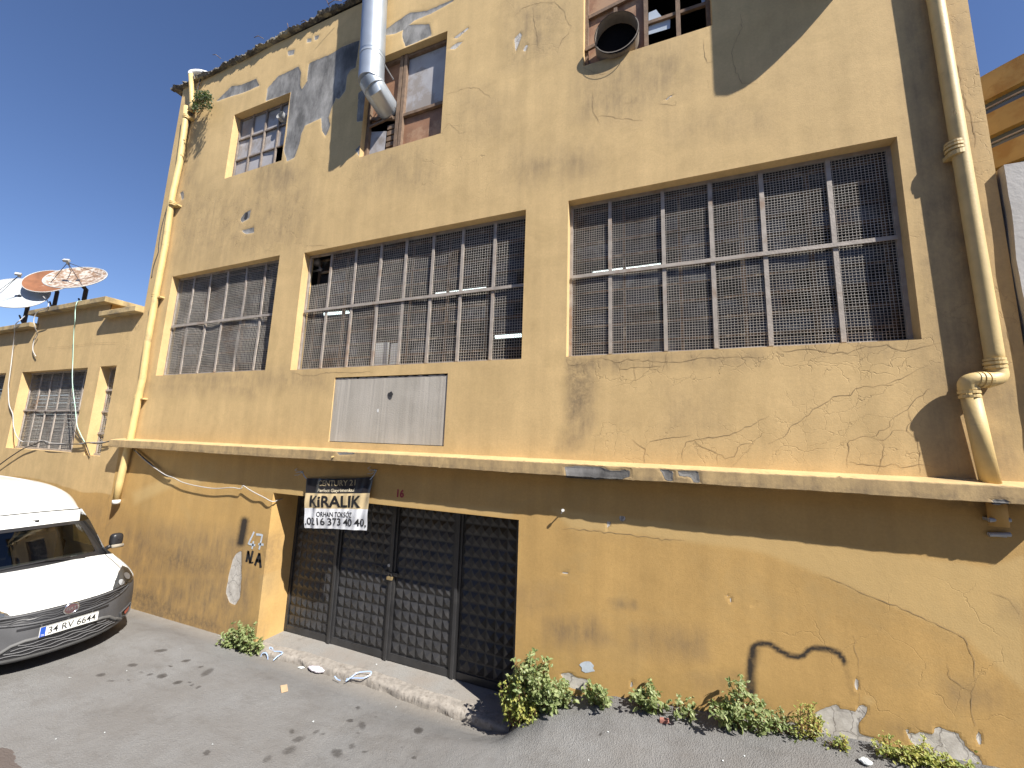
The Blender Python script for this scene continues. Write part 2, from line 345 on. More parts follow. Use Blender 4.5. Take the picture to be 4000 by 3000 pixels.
def spline(pts, n=8):                             # Catmull-Rom through pts
    P = [np.array(p, float) for p in pts]; P = [2*P[0]-P[1]]+P+[2*P[-1]-P[-2]]; out = []
    for i in range(1, len(P)-2):
        for k in range(n):
            t = k/n; a, b, c, d = P[i-1:i+3]
            out.append(.5*((2*b)+(c-a)*t+(2*a-5*b+4*c-d)*t*t+(-a+3*b-3*c+d)*t**3))
    out.append(P[-2]); return out
def textgeo(body, x0, x1, z0, z1, offset=0., maxedge=None):   # flat letters filling the box x0..x1, z0..z1 -> verts (x, z), faces
    cu = bpy.data.curves.new('letters', 'FONT'); cu.body = body; cu.offset = offset; cu.resolution_u = 4
    ob = bpy.data.objects.new('letters', cu); COL.objects.link(ob)
    dg = bpy.context.evaluated_depsgraph_get(); me = bpy.data.meshes.new_from_object(ob.evaluated_get(dg))
    COL.objects.unlink(ob); bpy.data.objects.remove(ob); bpy.data.curves.remove(cu)
    bm = bmesh.new(); bm.from_mesh(me); bpy.data.meshes.remove(me)
    xs = [v.co.x for v in bm.verts]; ys = [v.co.y for v in bm.verts]; a, b, c, d = min(xs), max(xs), min(ys), max(ys)
    for v in bm.verts: v.co = Vector((x0+(v.co.x-a)/(b-a)*(x1-x0), z0+(v.co.y-c)/(d-c)*(z1-z0), 0))
    bmesh.ops.triangulate(bm, faces=bm.faces)
    if maxedge:
        for _ in range(4):
            es = [e for e in bm.edges if e.calc_length() > maxedge]
            if not es: break
            bmesh.ops.subdivide_edges(bm, edges=es, cuts=1); bmesh.ops.triangulate(bm, faces=bm.faces)
    bm.verts.index_update(); vs = [(v.co.x, v.co.y) for v in bm.verts]; fs = [tuple(v.index for v in f.verts) for f in bm.faces]; bm.free(); return vs, fs
def setattr4(me, name, arr):
    at_ = me.attributes.new(name, 'FLOAT_COLOR', 'POINT'); at_.data.foreach_set('color', np.ascontiguousarray(arr, dtype=np.float32).ravel())
# ------------------------------------------------------------------ wear painted on the plaster (where each stain and scar sits, plus the duct's painted shadow)
PEEL = [poly(K10, '85 870 100 760 190 660 365 575 385 620 380 740 395 770 440 700 455 545 640 470 740 405 895 345 860 580 820 600 785 650 770 780 715 855 690 840 650 930 625 1010 640 1080 600 1180 570 1130 560 1020 490 1050 420 1085 390 1150 370 1250 330 1360 265 1395 240 1290 265 1150 280 1000 295 805'),
 poly(K10, '885 800 945 760 930 1040 870 1050'), poly(K10, '1265 265 1320 215 1495 208 1517 305 1290 402 1268 330'),
 poly(K10, '1100 270 1200 195 1330 108 1480 92 1640 20 1710 -10 1700 12 1500 120 1360 180 1270 258 1200 290 1110 305'),
 poly(K00, '1868 872 2000 745 2080 735 2212 680 2240 740 2100 800 1990 832 1890 868'), poly(K10, '858 1290 900 1250 930 1305 893 1352'),
 poly(K01, '1555 8 1582 -8 1587 52 1570 64'), poly(K01, '2076 240 2110 180 2164 155 2150 225 2090 262'), poly(K01, '2088 335 2190 303 2192 352 2120 362'),
 poly(K22, '455 716 560 706 760 715 850 748 910 748 1025 738 1018 802 930 828 860 818 700 824 470 806'),
 poly(K22, '1270 738 1340 742 1395 760 1388 842 1330 836 1300 770'), poly(K22, '1436 752 1612 756 1625 855 1575 858 1540 802 1446 795'), poly(K12, '700 590 860 592 850 608 720 612'),
 poly(K32, '1935 1000 2090 1000 2095 1040 1960 1035'), poly(K10, '270 440 330 430 325 470 280 480'), poly(K10, '440 335 480 330 475 360 440 365'), poly(K10, '505 310 545 305 530 340 505 345')]
WHITE = [[K02(*p) for p in ((2085, 1440), (2040, 1465), (2008, 1520), (1975, 1659))]+[K03(*p) for p in ((1950, 150), (1985, 230), (2030, 252), (2072, 190), (2086, 0))],
 poly(K33, '385 1195 440 1165 530 1130 610 1105 625 1150 700 1160 770 1180 790 1102 858 1138 850 1200 800 1250 780 1300 800 1372 900 1392 1020 1470 980 1580 700 1600 480 1420 450 1240'),
 poly(K33, '1193 1318 1260 1372 1320 1350 1440 1380 1450 1298 1550 1330 1650 1370 1720 1480 1850 1590 1870 1700 1600 1700 1280 1482 1215 1400'),
 poly(K33, '1798 1328 1850 1380 1854 1440 1822 1466 1795 1420'), poly(K33, '748 885 787 900 776 992 744 962'), poly(K23, '420 842 500 836 560 880 660 895 640 1000 480 960'),
 poly(K23, '1858 168 1880 168 1905 220 1890 228'), poly(K23, '2060 240 2110 236 2125 246 2080 252'), poly(K23, '1030 905 1052 900 1050 950 1022 965'), poly(K33, '130 1260 240 1270 320 1350 180 1380'),
 poly(K22, '820 1190 850 1185 850 1225 825 1260'), poly(K22, '925 1140 985 1145 970 1185 935 1190'), poly(K22, '425 1620 490 1625 485 1640 428 1636'), poly(K20, '20 330 70 280 85 300 50 400 30 450'), poly(K20, '95 430 120 385 140 385 115 455'),
 poly(K20, '1310 870 1380 815 1395 820 1330 870'), poly(K10, '1660 425 1740 365 1790 360 1720 425'), poly(K10, '1700 330 1830 235 1840 245 1740 330'), poly(K13, '100 450 130 440 200 430 190 460 120 470')]
LIGHT = [poly(K02, '1145 940 1250 890 1330 860 1430 800 1780 826 1700 862 1570 852 1400 930 1160 1042'),
 [K22(350, 1080), K22(2212, 1310), K32(1900, 1580), (4000, 2170), (4000, 2700), K33(1700, 530), K33(850, 160), K33(480, 0), K32(0, 1470), K22(2000, 1425), K22(1000, 1295), K22(500, 1245)],
 poly(K12, '-100 880 2212 1090 2212 1150 1000 1030 160 935 -100 900'), poly(K13, '40 0 230 0 245 460 40 510'), poly(K33, '100 1180 230 1180 440 1160 430 1240 330 1280 120 1250'), poly(K33, '835 1040 880 1055 920 1080 890 1115 860 1090')]
DIRT = [(poly(K01, '1480 -40 2212 -60 2260 560 1950 640 1480 620'), .55, 160), (poly(K11, '-60 -40 480 -60 480 420 200 540 -60 500'), .6, 120), ([(3500, -50), (3760, -50), (3990, 1500), (3990, 1880), (3640, 1880), (3600, 1200)], .8, 90),
 (poly(K02, '1040 1200 1500 1230 2212 1300 2212 1700 1040 1700'), .95, 90), (poly(K03, '1120 -20 2212 -20 2212 600 1950 520 1120 320'), 1.0, 60), (poly(K12, '60 1290 250 1350 240 1700 50 1700'), .8, 40),
 (poly(K13, '0 -20 240 -20 220 230 0 260'), .6, 60), (poly(K23, '270 370 700 360 860 560 620 600 290 600'), 1., 70), (poly(K23, '1050 470 1400 460 1700 500 1690 700 1350 690 1040 620'), .95, 90), (poly(K23, '840 210 1060 220 1080 280 900 285'), 1., 36),
 (poly(K20, '-20 -20 480 0 530 200 400 480 -20 560'), .75, 120), (poly(K20, '200 110 330 110 440 230 420 270 300 200 200 200'), 1., 40), (poly(K22, '470 -40 710 -40 700 330 560 560 400 560 470 300'), 1., 60), (poly(K22, '1300 60 1750 40 1800 400 1300 420'), .5, 120),
 (poly(K20, '600 560 1500 330 1560 700 1000 1050 560 1020'), .75, 120), (poly(K20, '-20 1320 700 1260 720 1520 -20 1600'), .7, 120), (poly(K20, '1300 1040 2212 900 2212 1120 1300 1250'), .45, 90), (poly(K11, '-20 1530 600 1540 620 1700 -20 1700'), .7, 70),
 (poly(K02, '1240 -40 2212 -40 2212 120 1260 60'), .6, 60), (poly(K10, '-20 1380 240 1340 420 1500 300 1700 -20 1700'), .85, 80), (poly(K10, '880 1280 1500 1260 1600 1659 900 1659'), .55, 90), (poly(K10, '1700 700 2212 800 2212 1200 1700 1150'), .4, 120),
 (poly(K33, '1500 900 1980 960 1990 1120 1560 1130'), .8, 80), (poly(K33, '2000 200 2212 240 2212 420 2020 330'), .6, 60), (poly(K33, '900 1230 1450 1230 1440 1400 900 1380'), .55, 70), (poly(K00, '1600 1040 1760 1000 1700 1659 1500 1659'), .7, 60),
 (poly(K01, '1480 1550 2212 1540 2212 1700 1300 1659'), .7, 50), ([(0, 2000), (420, 1960), (560, 2100), (520, 2400), (0, 2500)], .5, 80), (poly(K23, '1560 850 2000 850 1800 1050 1600 1000'), .6, 60), (poly(K23, '0 100 420 60 420 330 30 330'), .5, 60),
 (poly(K22, '-20 690 2212 780 2212 920 -20 780'), .5, 30), (poly(K32, '-20 800 2212 920 2212 1070 -20 930'), .55, 30), (poly(K32, '1400 890 2212 920 2212 1080 1300 1000'), 1., 50), (poly(K31, '-20 1280 1500 1240 1500 1480 -20 1400'), .6, 70), (poly(K21, '480 1420 2212 1330 2212 1500 480 1560'), .7, 50),
 (poly(K02, '940 480 2212 620 2212 640 940 555'), .6, 20), (poly(K12, '-20 550 2212 660 2212 780 -20 640'), .55, 24)]
SOOT_SHADE = [(poly(K10, '735 405 895 345 865 590 820 600 760 640 735 660'), 1., 30), (poly(K10, '395 660 440 690 470 900 400 880 390 780'), .6, 40), (poly(K10, '470 520 730 420 720 560 500 640'), .45, 70), (poly(K03, '1120 110 1300 130 1450 245 1640 345 1830 365 1960 500 1990 590 1120 300'), .55, 26),  # first patch: the duct's cast shadow painted dark on the plaster
 (poly(K02, '1380 1440 1700 1500 2000 1640 1500 1600'), .5, 60), (poly(K13, '30 -20 230 -20 210 200 60 120'), .35, 60), (poly(K12, '70 1350 240 1350 235 1659 60 1659'), .5, 50), (poly(K21, '480 1440 700 1450 690 1700 480 1700'), .55, 30), (poly(K22, '480 -40 690 -40 690 150 500 330'), .55, 40),
 (poly(K23, '1900 1000 2212 1080 2212 1240 2100 1200'), .4, 40), (poly(K31, '1500 1100 1700 1000 1760 1700 1560 1700'), .25, 90), (poly(K32, '1500 1020 2212 1010 2212 1080 1600 1060'), .6, 20), (poly(K22, '-20 740 2212 880 2212 920 -20 780'), .4, 14)]
CRK = [(poly(K31, '-40 1270 1500 1230 1520 1480 700 1659 -40 1480'), .95, 60), (poly(K21, '460 1400 2240 1320 2240 1520 1400 1700 460 1640'), .85, 50), (poly(K32, '-20 -20 1420 -20 1420 780 -20 740'), .6, 90), (poly(K22, '700 300 2240 280 2240 730 700 690'), .65, 90),
 (poly(K01, '1480 -40 2240 -60 2240 560 1480 520'), .9, 100), (poly(K11, '-60 -40 500 -60 480 520 -60 560'), 1., 70), (poly(K10, '100 900 2212 720 2212 1700 -20 1700'), .55, 120), (poly(K20, '-40 -40 560 -40 560 520 -40 600'), .6, 80), (poly(K30, '1480 -40 1940 -40 1990 1640 1700 1659'), .6, 60),
 (poly(K31, '1100 -20 2180 -20 2212 1600 1400 1600'), .45, 70), (poly(K10, '640 1020 980 1100 900 1400 560 1300'), .5, 60), (poly(K33, '-20 -20 2212 -20 2212 1700 -20 1500'), .3, 90), (poly(K01, '950 1050 1280 1000 1220 1400 980 1450'), .8, 60), (poly(K02, '850 1000 1000 1000 950 1659 850 1400'), .5, 40),
 (poly(K00, '1500 800 2212 700 2212 1659 1450 1659'), .5, 100), (poly(K02, '1200 -20 2212 -20 2212 540 1200 470'), .35, 100)]
SPRAY = [([K23(2075, 1070), K23(2045, 960), K23(2050, 800), K23(2068, 660), K23(2085, 610), K23(2120, 585), K23(2212, 585), K33(20, 590), K33(90, 640), K33(190, 692), K33(260, 702), K33(315, 685), K33(345, 640), K33(400, 622), K33(520, 632), K33(600, 660), K33(640, 705), K33(662, 745)], 11, 1.),
 ([K23(2075, 1000), K23(2062, 860), K23(2085, 690), K23(2090, 640)], 22, .75), ([K33(660, 740), K33(690, 850), K33(735, 1000)], 20, .22), ([K02(2113, 1185), K02(2095, 1290), K02(2080, 1370)], 17, 1.)]
def wear(P):
    px, py = proj(P); n = len(px); A = np.zeros((n, 4)); B = np.zeros((n, 4))
    def soft(pg, wd):
        p = np.array(pg); k = np.where((px > p[:, 0].min()-wd) & (px < p[:, 0].max()+wd) & (py > p[:, 1].min()-wd) & (py < p[:, 1].max()+wd))[0]
        return k, np.clip(.5+sdpoly(px[k], py[k], pg)/wd, 0, 1) if len(k) else np.zeros(0)
    for arr, ch, lst in ((A, 0, [(q, 1., 13) for q in PEEL]), (A, 1, [(q, 1., 12) for q in WHITE]), (A, 2, DIRT), (A, 3, CRK), (B, 1, [(q, .8, 22) for q in LIGHT]), (B, 2, SOOT_SHADE)):
        for q, s, wd in lst:
            k, v = soft(q, wd); arr[k, ch] = np.maximum(arr[k, ch], v*s)
    for pts, wd, s in SPRAY:
        p = np.array(pts); k = np.where((px > p[:, 0].min()-60) & (px < p[:, 0].max()+60) & (py > p[:, 1].min()-60) & (py < p[:, 1].max()+60))[0]
        if len(k): B[k, 3] = np.maximum(B[k, 3], s*np.exp(-(stroke(px[k], py[k], pts)/wd)**2*1.1))
    A[:, 3] = np.maximum(A[:, 3], .12)
    return A, B
def plaster_wall(name, x0, x1, z0, z1, y, step, openings, lowf, parent, thick=None, relief=.008):
    """a rendered wall with real openings (x0, x1, z0, z1, depth) and their reveals"""
    def lines(a, b, edges):
        g = list(np.linspace(a, b, max(2, int(round((b-a)/step))+1))); e = sorted(set(edges))
        g = [v for v in g if all(abs(v-q) > step*.45 for q in e) or v in (a, b)]; return np.array(sorted(set(g+e)))
    ed = [o for o in openings]
    xs = lines(x0, x1, [o[0] for o in ed if x0 < o[0] < x1]+[o[1] for o in ed if x0 < o[1] < x1]); zs = lines(z0, z1, [o[2] for o in ed if z0 < o[2] < z1]+[o[3] for o in ed if z0 < o[3] < z1])
    X, Z = np.meshgrid(xs, zs); nx, nz = len(xs), len(zs); V = np.stack([X.ravel(), np.full(X.size, y), Z.ravel()], 1)
    cx, cz = (xs[:-1]+xs[1:])/2, (zs[:-1]+zs[1:])/2; CX, CZ = np.meshgrid(cx, cz); keep = np.ones(CX.shape, bool)
    for o in ed: keep &= ~((CX > o[0]) & (CX < o[1]) & (CZ > o[2]) & (CZ < o[3]))
    jj, ii = np.where(keep); a = jj*nx+ii; Fc = np.stack([a, a+1, a+nx+1, a+nx], 1)
    A, B = wear(V); V[:, 1] += np.maximum(A[:, 0], A[:, 1]*.7)*relief
    extraV, extraF = [], []
    def strip(p, q, d, m=14):                     # reveal strip from edge p-q going d deep
        o = len(V)+len(extraV); k = max(2, int(np.hypot(q[0]-p[0], q[1]-p[1])/.06))
        for i in range(k+1):
            t = i/k; x = p[0]+(q[0]-p[0])*t; z = p[1]+(q[1]-p[1])*t
            extraV.append((x, y, z)); extraV.append((x, y+d, z))
        for i in range(k): extraF.append((o+2*i, o+2*i+1, o+2*i+3, o+2*i+2))
    for a_, b_, c_, d_, dep in ed:
        strip((a_, c_), (a_, d_), dep); strip((a_, d_), (b_, d_), dep); strip((b_, d_), (b_, c_), dep)
        if c_ > z0: strip((b_, c_), (a_, c_), dep)
    E = np.array(extraV) if extraV else np.zeros((0, 3)); EA, EB = wear(E) if len(E) else (np.zeros((0, 4)), np.zeros((0, 4)))
    EA[:, :2] = 0; VV = np.concatenate([V, E]); AA = np.concatenate([A, EA]); BB = np.concatenate([B, EB]); BB[:, 0] = lowf(VV)
    me = bpy.data.meshes.new(name); me.from_pydata(VV.tolist(), [], Fc.tolist()+extraF); me.materials.append(M['facade'])
    setattr4(me, 'wear', AA); setattr4(me, 'wear_shade', BB); me.update()
    bm = bmesh.new(); bm.from_mesh(me); bmesh.ops.delete(bm, geom=[v for v in bm.verts if not v.link_faces], context='VERTS'); bm.to_mesh(me); bm.free()
    ob = bpy.data.objects.new(name, me); COL.objects.link(ob)
    if parent is not None: ob.parent = parent
    return ob
# ------------------------------------------------------------------ the factory
XL, XR, ZT = -9.85, 2.72, 10.47
low = empty('low_building', (0, 0, 0), 'low ochre building with stepped parapet and three mesh windows beyond the tall one', 'building')
bld = empty('factory_building', (0, 0, 0), 'tall ochre factory building with mesh covered windows, peeling plaster and black metal gate', 'building')
W1 = (-9.07, -6.09, 3.93, 5.93, .20); W2 = (-5.52, -1.63, 3.91, 5.885, .20); W3 = (-1.073, 2.097, 3.91, 5.89, .20)
WA = (-7.91, -6.36, 7.79, 9.19, .16); WB = (-4.54, -3.01, 7.38, 9.15, .16); WC = (-.90, .60, 7.75, 9.45, .16)
GT = (-5.57, -1.60, -.40, 2.022, .47); PN = (-4.58, -2.65, 2.82, 3.765, .02)
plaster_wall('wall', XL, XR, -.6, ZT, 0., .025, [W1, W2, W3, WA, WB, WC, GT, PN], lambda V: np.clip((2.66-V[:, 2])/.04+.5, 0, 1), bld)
# ledge, swept along x
LX0, LX1, LD = -9.775, 2.80, .20
prof = [(0, 2.727)]+[(-LD*t, 2.727-.03*t) for t in (.25, .5, .75, .95)]+[(-LD*.985, 2.695)]+[(-LD, 2.688)]+[(-LD, 2.688-.118*t) for t in (.15, .3, .45, .6, .75, .9, 1.)]+[(-LD*t, 2.565) for t in (.9, .6, .3, 0)]
lx = np.linspace(LX0, LX1, 500); LV = np.array([(x, p[0], p[1]) for p in prof for x in lx]); nL = len(lx)
LA, LB = wear(LV); LB[:, 0] = .25; LA[:, 2] = np.maximum(LA[:, 2], np.where(LV[:, 1] < -.19, .85, .25)); LB[:, 2] = np.maximum(LB[:, 2], np.where((LV[:, 1] < -.19) & (LV[:, 2] < 2.61), .42, np.where(LV[:, 1] < -.19, .16, 0)))
jit = np.array([sum(math.sin(x*f+k)*a for f, k, a in ((1.3, 0, .003), (5.1, 1, .0015), (17, 2, .001), (41, 3, .0008))) for x in lx])
for k, p in enumerate(prof):
    s = slice(k*nL, (k+1)*nL)
    if p[0] < -.15: LV[s, 1] += jit*.6 + LA[s, 0]*.009; LV[s, 2] += jit*(1 if p[1] < 2.6 else .5) + NP.normal(0, .0008, nL)+(NP.random(nL) > .93)*NP.normal(0, .004, nL)
me = bpy.data.meshes.new('ledge'); nP = len(prof)
me.from_pydata(LV.tolist(), [], [(k*nL+i, k*nL+i+1, (k+1)*nL+i+1, (k+1)*nL+i) for k in range(nP-1) for i in range(nL-1)]+[tuple(k*nL for k in range(nP)), tuple(k*nL+nL-1 for k in reversed(range(nP)))])
me.materials.append(M['facade']); setattr4(me, 'wear', LA); setattr4(me, 'wear_shade', LB)
lo_ = bpy.data.objects.new('ledge', me); COL.objects.link(lo_); lo_.parent = bld; tag(lo_, 'long chipped concrete ledge above the gate')
# body behind the facade
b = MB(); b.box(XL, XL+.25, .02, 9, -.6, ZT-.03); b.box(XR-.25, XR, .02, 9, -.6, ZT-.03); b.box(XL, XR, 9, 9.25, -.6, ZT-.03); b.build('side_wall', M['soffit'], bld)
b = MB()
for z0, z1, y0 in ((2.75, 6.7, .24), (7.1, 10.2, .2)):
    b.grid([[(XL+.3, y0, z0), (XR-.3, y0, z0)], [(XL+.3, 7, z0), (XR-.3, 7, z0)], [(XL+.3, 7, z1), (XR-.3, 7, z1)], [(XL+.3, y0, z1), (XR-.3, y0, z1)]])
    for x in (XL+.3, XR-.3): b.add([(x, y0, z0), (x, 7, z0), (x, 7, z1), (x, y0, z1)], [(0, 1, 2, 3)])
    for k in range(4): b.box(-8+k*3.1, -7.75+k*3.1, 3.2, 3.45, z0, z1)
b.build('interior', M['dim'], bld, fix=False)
# roof slab with a broken weathered edge
n = 420; xs = np.linspace(XL-.33, XR+.15, n); rows = []
for dy, dz, am in ((.0, 0., 0), (-.07, 0., .02), (-.085, .03, .03), (-.06, .06, .03), (-.02, .075, .025), (.6, .08, .02), (9.2, .09, 0)):
    ph = RND.random()*9
    rows.append([(x, dy+am*(NP.normal()*.35+math.sin(x*7+ph)*.5+math.sin(x*19+ph)*.4), ZT+dz+am*(NP.normal()*.3+math.sin(x*5.3+ph)*.5+math.sin(x*23)*.25)+(.05*math.sin(x*.9))) for x in xs])
b = MB(); b.grid(rows); b.box(XL-.33, XL+.05, 0, 6, ZT+.01, ZT+.1); b.build('roof_slab', M['roofedge'], bld)
for k in range(18):
    b = MB(); x = RND.uniform(-9.6, 0); a = (x, RND.uniform(-.16, .05), ZT+RND.uniform(.02, .15)); q = (x+RND.uniform(-.25, .12), a[1]-RND.uniform(-.02, .12), a[2]+RND.uniform(-.12, .22)); b.tube([a, ((a[0]+q[0])/2, (a[1]+q[1])/2-.02, (a[2]+q[2])/2+.03), q], .006, 5); b.build('reinforcing_rod', M['rust'], bld, smooth=True)
# long cracks
M['crack'] = simple('crack_shadow', (.31, .22, .115), .95, .2, bump=0)
CL = [(K32, '1410 30 1280 130 1210 215 1090 285 1040 360 900 460 790 460 705 490 690 540 688 640 690 730'), (K32, '1210 215 1225 320 1200 400 1290 465 1300 560 1310 650 1315 770'), (K32, '1200 400 1090 410 1000 485 900 460'), (K32, '1000 485 1010 590 970 690 945 770'), (K32, '690 675 820 695 960 715 1060 695 1200 715 1320 700 1450 725'),
 (K32, '1090 0 930 20 760 35 720 95 620 100 530 140 390 220 350 270 220 350 165 400 160 450 0 515'), (K22, '2212 270 2090 350 1880 440 1560 485 1500 500 1470 600 1480 680'), (K22, '1560 480 1640 545 1780 600 1840 635 1930 620 1980 515 2090 520'), (K22, '1780 600 1770 700'), (K22, '1150 560 1200 490 1360 460 1550 440'), (K22, '1020 480 1150 560 1140 690'),
 (K22, '420 1240 800 1280 1000 1300 1300 1345 1500 1355'), (K33, '480 0 700 90 850 165 1050 240 1270 330 1500 430 1640 500 1700 545 1720 620 1770 690 1780 800 1800 920'), (K33, '740 510 750 640 780 720 780 870'), (K33, '1900 120 2100 220 2180 330'), (K33, '1800 930 1760 1000 1770 1130 1760 1200 1800 1310'), (K33, '800 1020 790 1100'), (K33, '1540 760 1580 900 1760 990'),
 (K10, '1640 815 1730 790 1830 750 1930 765 1990 820 2040 850'), (K10, '1620 1115 1670 1065 1760 1145 1860 1130'), (K30, '1570 430 1640 560 1660 680 1650 750 1700 830 1725 930 1760 1000 1770 1060 1780 1130 1790 1270'), (K30, '1760 1000 1900 930'), (K30, '1670 1050 1780 1050 1900 1040'), (K31, '2080 1170 2095 1300 2120 1400'),
 (K21, '470 1440 490 1490 620 1490 690 1440'), (K21, '880 1470 940 1530 1060 1520 1310 1505 1340 1430'), (K21, '1050 1470 1055 1560 1075 1659'), (K21, '620 1490 630 1570 660 1600'), (K21, '1330 1390 1340 1530'), (K21, '700 1470 760 1430 900 1470 1000 1450 1180 1450 1300 1470 1500 1470 1620 1430 1800 1430 1960 1420 2180 1440'), (K31, '90 1340 160 1380 380 1355 560 1390 700 1385 850 1330 1030 1330 1190 1370 1340 1340 1500 1300'), (K31, '690 1300 740 1335 850 1320'), (K31, '730 1470 760 1560'), (K31, '1380 1490 1200 1590 1020 1659'),
 (K11, '300 1560 400 1580 500 1590 600 1560 780 1555 900 1560 980 1550 1010 1560'), (K11, '420 470 520 460 620 465'), (K12, '690 20 690 130 700 230'), (K01, '400 1345 640 1330 800 1305 1020 1300'), (K20, '0 160 100 60 250 20 370 20 450 90 480 180 510 220 490 290 430 340 400 430'), (K20, '240 450 210 300 195 200 180 60'), (K20, '1660 330 1650 400 1680 510 1690 540 1740 530'), (K20, '1690 690 1710 760'), (K20, '960 900 1020 890 1050 860'), (K20, '1980 120 1985 240 1910 400 1900 520 1950 640 1990 720 2130 720'), (K20, '700 770 700 960 750 1050 760 1080'), (K20, '720 1000 860 1000 900 1020 1130 1040'), (K20, '1240 890 1300 900 1410 910 1415 870'), (K20, '820 640 700 620 610 580'), (K02, '980 810 1000 860 930 1000 950 1200 880 1280'), (K10, '1110 900 1120 830 1150 800')]
for K, s in CL:
    pg = [at(*p, -.0022) for p in poly(K, s)]; pts = []
    for p, q in zip(pg[:-1], pg[1:]):
        k = max(2, int(np.linalg.norm(q-p)/.035))
        for i in range(k): pts.append(p+(q-p)*i/k+np.array([NP.normal()*.006, 0, NP.normal()*.006]))
    pts.append(pg[-1]); L = []; 
    for i, p in enumerate(pts):
        t = pts[min(i+1, len(pts)-1)]-pts[max(i-1, 0)]; t = t/max(np.linalg.norm(t), 1e-6); wd = .0023*RND.uniform(.5, 1.35)*min(1, .3+min(i, len(pts)-1-i)/6); nn = np.array([-t[2], 0, t[0]])*wd
        L.append((p-nn, p+nn))
    MB().grid(L).build('crack', M['crack'], low if pts[0][0] < XL else bld, fix=False)
# ------------------------------------------------------------------ windows
def wires(x0, x1, z0, z1, y, pitch, t, wob, seed, skip=None, zp=None):
    """woven wire: square-section wires, sagging and buckling by wob"""
    rr = random.Random(seed); b = MB(); zp = zp or pitch
    ph = [rr.uniform(0, 6.3) for _ in range(8)]
    def defo(x, z):
        u, v = (x-x0)/(x1-x0), (z-z0)/(z1-z0); e = math.sin(math.pi*min(max(u, 0), 1))**.5*math.sin(math.pi*min(max(v, 0), 1))**.5
        return (x+wob*e*(.35*math.sin(9*v+ph[0]+3*u)+.25*math.sin(17*v+ph[1])), y+wob*e*(math.sin(11*u+ph[2]+2.5*v)+.7*math.sin(6*v+ph[3]+5*u)+.4*math.sin(23*u+ph[6])), z+wob*e*(.35*math.sin(10*u+ph[4]+2*v)+.3*math.sin(27*u+ph[5])))
    def wire(pts, ax):
        rows = []
        for p in pts:
            x, yy, z = p; h = t/2
            rows.append([(x-h, yy-h, z), (x+h, yy-h, z), (x+h, yy+h, z), (x-h, yy+h, z)] if ax == 'z' else [(x, yy-h, z-h), (x, yy-h, z+h), (x, yy+h, z+h), (x, yy+h, z-h)])
        b.grid(rows, 0, True)
    nv = int((x1-x0)/pitch); nh = int((z1-z0)/zp); sv = max(6, int((z1-z0)/.11)); sh = max(6, int((x1-x0)/.13))
    for i in range(nv+1):
        x = x0+(x1-x0)*i/nv+rr.gauss(0, pitch*.05); top = z1
        if skip and skip[0] < x < skip[1]: top = skip[2]
        pts = [defo(x, z0+(top-z0)*k/sv) for k in range(sv+1)]; wire(pts, 'z')
    for i in range(nh+1):
        z = z0+(z1-z0)*i/nh+rr.gauss(0, pitch*.05); xa = x0
        if skip and z > skip[2]: xa = skip[1]
        pts = [(q[0], q[1]-t*.8, q[2]) for q in (defo(xa+(x1-xa)*k/sh, z) for k in range(sh+1))]; wire(pts, 'x')
    return b
TUBES = [(K21, (700, 705), (1285, 628)), (K11, (1555, 885), (2010, 832)), (K11, (590, 1055), (800, 1038)), (K11, (2070, 1252), (2290, 1238))]
TUBEPX = [K(*a)+K(*c) for K, a, c in TUBES]
